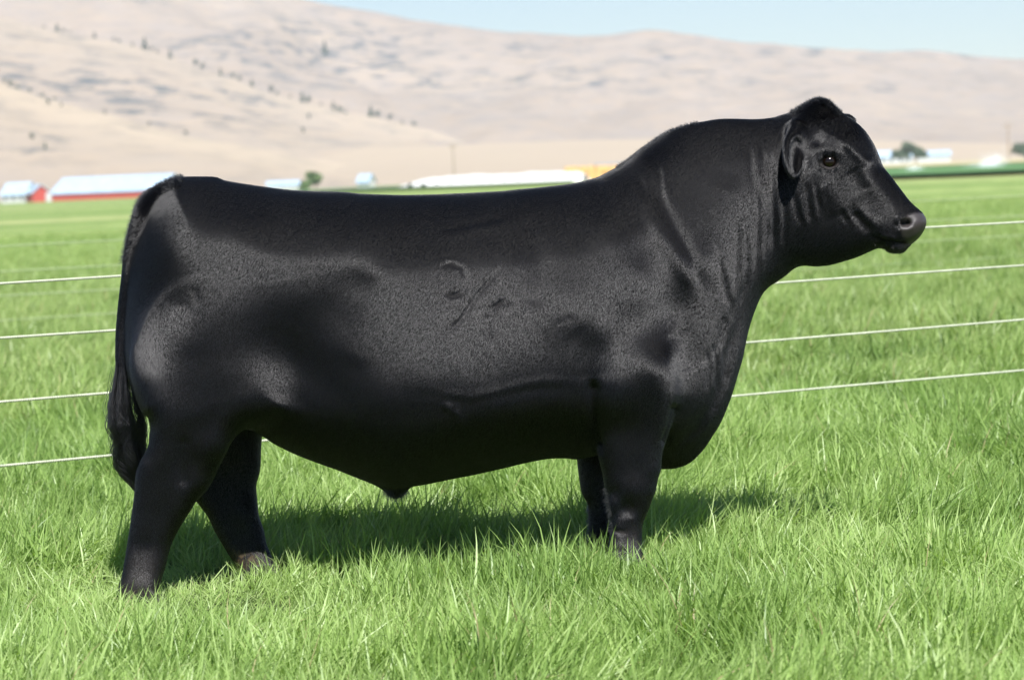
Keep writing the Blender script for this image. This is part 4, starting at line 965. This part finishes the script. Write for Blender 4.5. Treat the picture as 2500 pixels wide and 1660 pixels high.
hill('low tan spur in front at the lower left', [(-2000,60),(-600,100),(-100,165),(0,197),(70,225),(140,250),(230,272),(320,292),(450,330),(580,352),(700,378),(850,400),(1000,425),(1200,460),(4500,520)],
     1500, 1050, 7, 7.0, blobs([(60,335,90,14,1),(70,372,90,10,.9),(20,250,60,12,.5),(300,310,60,8,.3)], .20), dry=.8)
hill('broad pale grass apron at the foot of the hills', [(-2000,395),(0,408),(500,412),(700,392),(900,362),(1150,352),(1500,340),(1900,338),(2200,346),(2500,352),(4500,330)],
     1650, 1080, 3, 9.0, blobs([], .0), dry=.3, dry2=.55)
# junipers strung along the two spur edges, standing on the slopes
Hc, _ = None, None
def on_hill(k, sx, sy):
    """point of hill surface k nearest to a photo position"""
    V = HILLS[k].reshape(-1, 3); X, Y = project(V); i = np.argmin((X-sx)**2+(Y-sy)**2); return Vector(V[i])
jl = [(118,58,5,0),(135,62,9,1),(150,70,5,2),(165,74,4,0),(235,78,7,1),(275,92,6,0),(300,102,5,2),(322,106,5,1),(352,112,13,1),(372,118,6,0),(390,122,4,2),(425,133,9,1),(487,152,10,0),(500,158,7,2),(540,175,8,1),(572,186,8,0),(590,190,6,2),(625,200,9,1),(660,212,10,0),(675,219,5,2),(715,232,5,0),(745,240,11,1),(757,248,8,2),(785,252,5,0),(815,255,9,1),(835,272,7,2),(850,278,5,0),(910,272,12,1),(925,280,8,2),(955,292,9,0),(975,297,5,1),(1005,306,6,2)]
protos = [None]*3
for n_, (sx, sy, px_, v) in enumerate(jl):
    p = on_hill(1, sx, sy+3); h = px_*p.y/FPX*2.1
    if protos[v] is None: protos[v] = tree_at('juniper', ORD[n_]+' dark juniper from the left along the edge of the long tan spur', 'tree', p, 8, [2.2, 2.6, 3.2][v], .9, M_JUN, n=260, cone=(v == 1), group='junipers along the spur edge', s=h/8)
    else: tree_at('juniper', ORD[n_]+' dark juniper from the left along the edge of the long tan spur', 'tree', p, 8, 2.5, .9, M_JUN, group='junipers along the spur edge', share=protos[v], rz=rng.uniform(0, 6), s=h/8)
jl2 = [(20,190,7,0),(35,196,7,2),(52,204,6,1),(75,214,6,0),(100,228,5,2),(130,240,5,0),(155,256,5,1),(270,248,5,1),(375,288,6,0),(122,252,6,2),(460,296,7,0),(75,338,7,2),(115,362,8,1)]
jl2.sort()
for n_, (sx, sy, px_, v) in enumerate(jl2):
    p = on_hill(2 if sy > 245 or sx < 160 else 1, sx, sy+3); h = px_*p.y/FPX*2.1
    tree_at('juniper', ORD[n_]+' small dark juniper from the left on the lower left slopes below the spur', 'tree', p, 8, 2.5, .9, M_JUN, group='junipers on the lower left slopes', share=protos[v], rz=rng.uniform(0, 6), s=h/8)
jl3 = [(797,130,14,1),(750,288,7,0),(748,322,6,2),(670,232,5,0),(825,282,8,2)]
jl3n = sorted(q[0] for q in jl3 if q[0] != 797)
for sx, sy, px_, v in jl3:
    p = on_hill(0 if sx == 797 else 1, sx, sy+3); h = px_*p.y/FPX*2.1
    tree_at('juniper', ORD[jl3n.index(sx)]+' lone dark juniper from the left on the open slope under the long spur' if sx != 797 else 'tallest lone juniper, high on the skyline hill', 'tree', p, 8, 2.5, .9, M_JUN, group='lone junipers on the slopes', share=protos[v], rz=rng.uniform(0, 6), s=h/8)

# ------------------------------------------------------------------ the air
def haze():
    mt = bpy.data.materials.new('haze'); mt.use_nodes = True; t = mt.node_tree; t.nodes.clear()
    o = t.nodes.new('ShaderNodeOutputMaterial'); v = t.nodes.new('ShaderNodeVolumePrincipled'); v.inputs['Color'].default_value = (.80, .88, 1.0, 1); v.inputs['Density'].default_value = .00010; v.inputs['Anisotropy'].default_value = 0.0
    t.links.new(v.outputs[0], o.inputs['Volume'])
    mb = MB(); mb.box(-4200, 4200, -40, 5000, -60, 420); ob = mb.build('haze', mt); tag(ob, 'thin summer haze over the valley', kind='stuff')
haze()
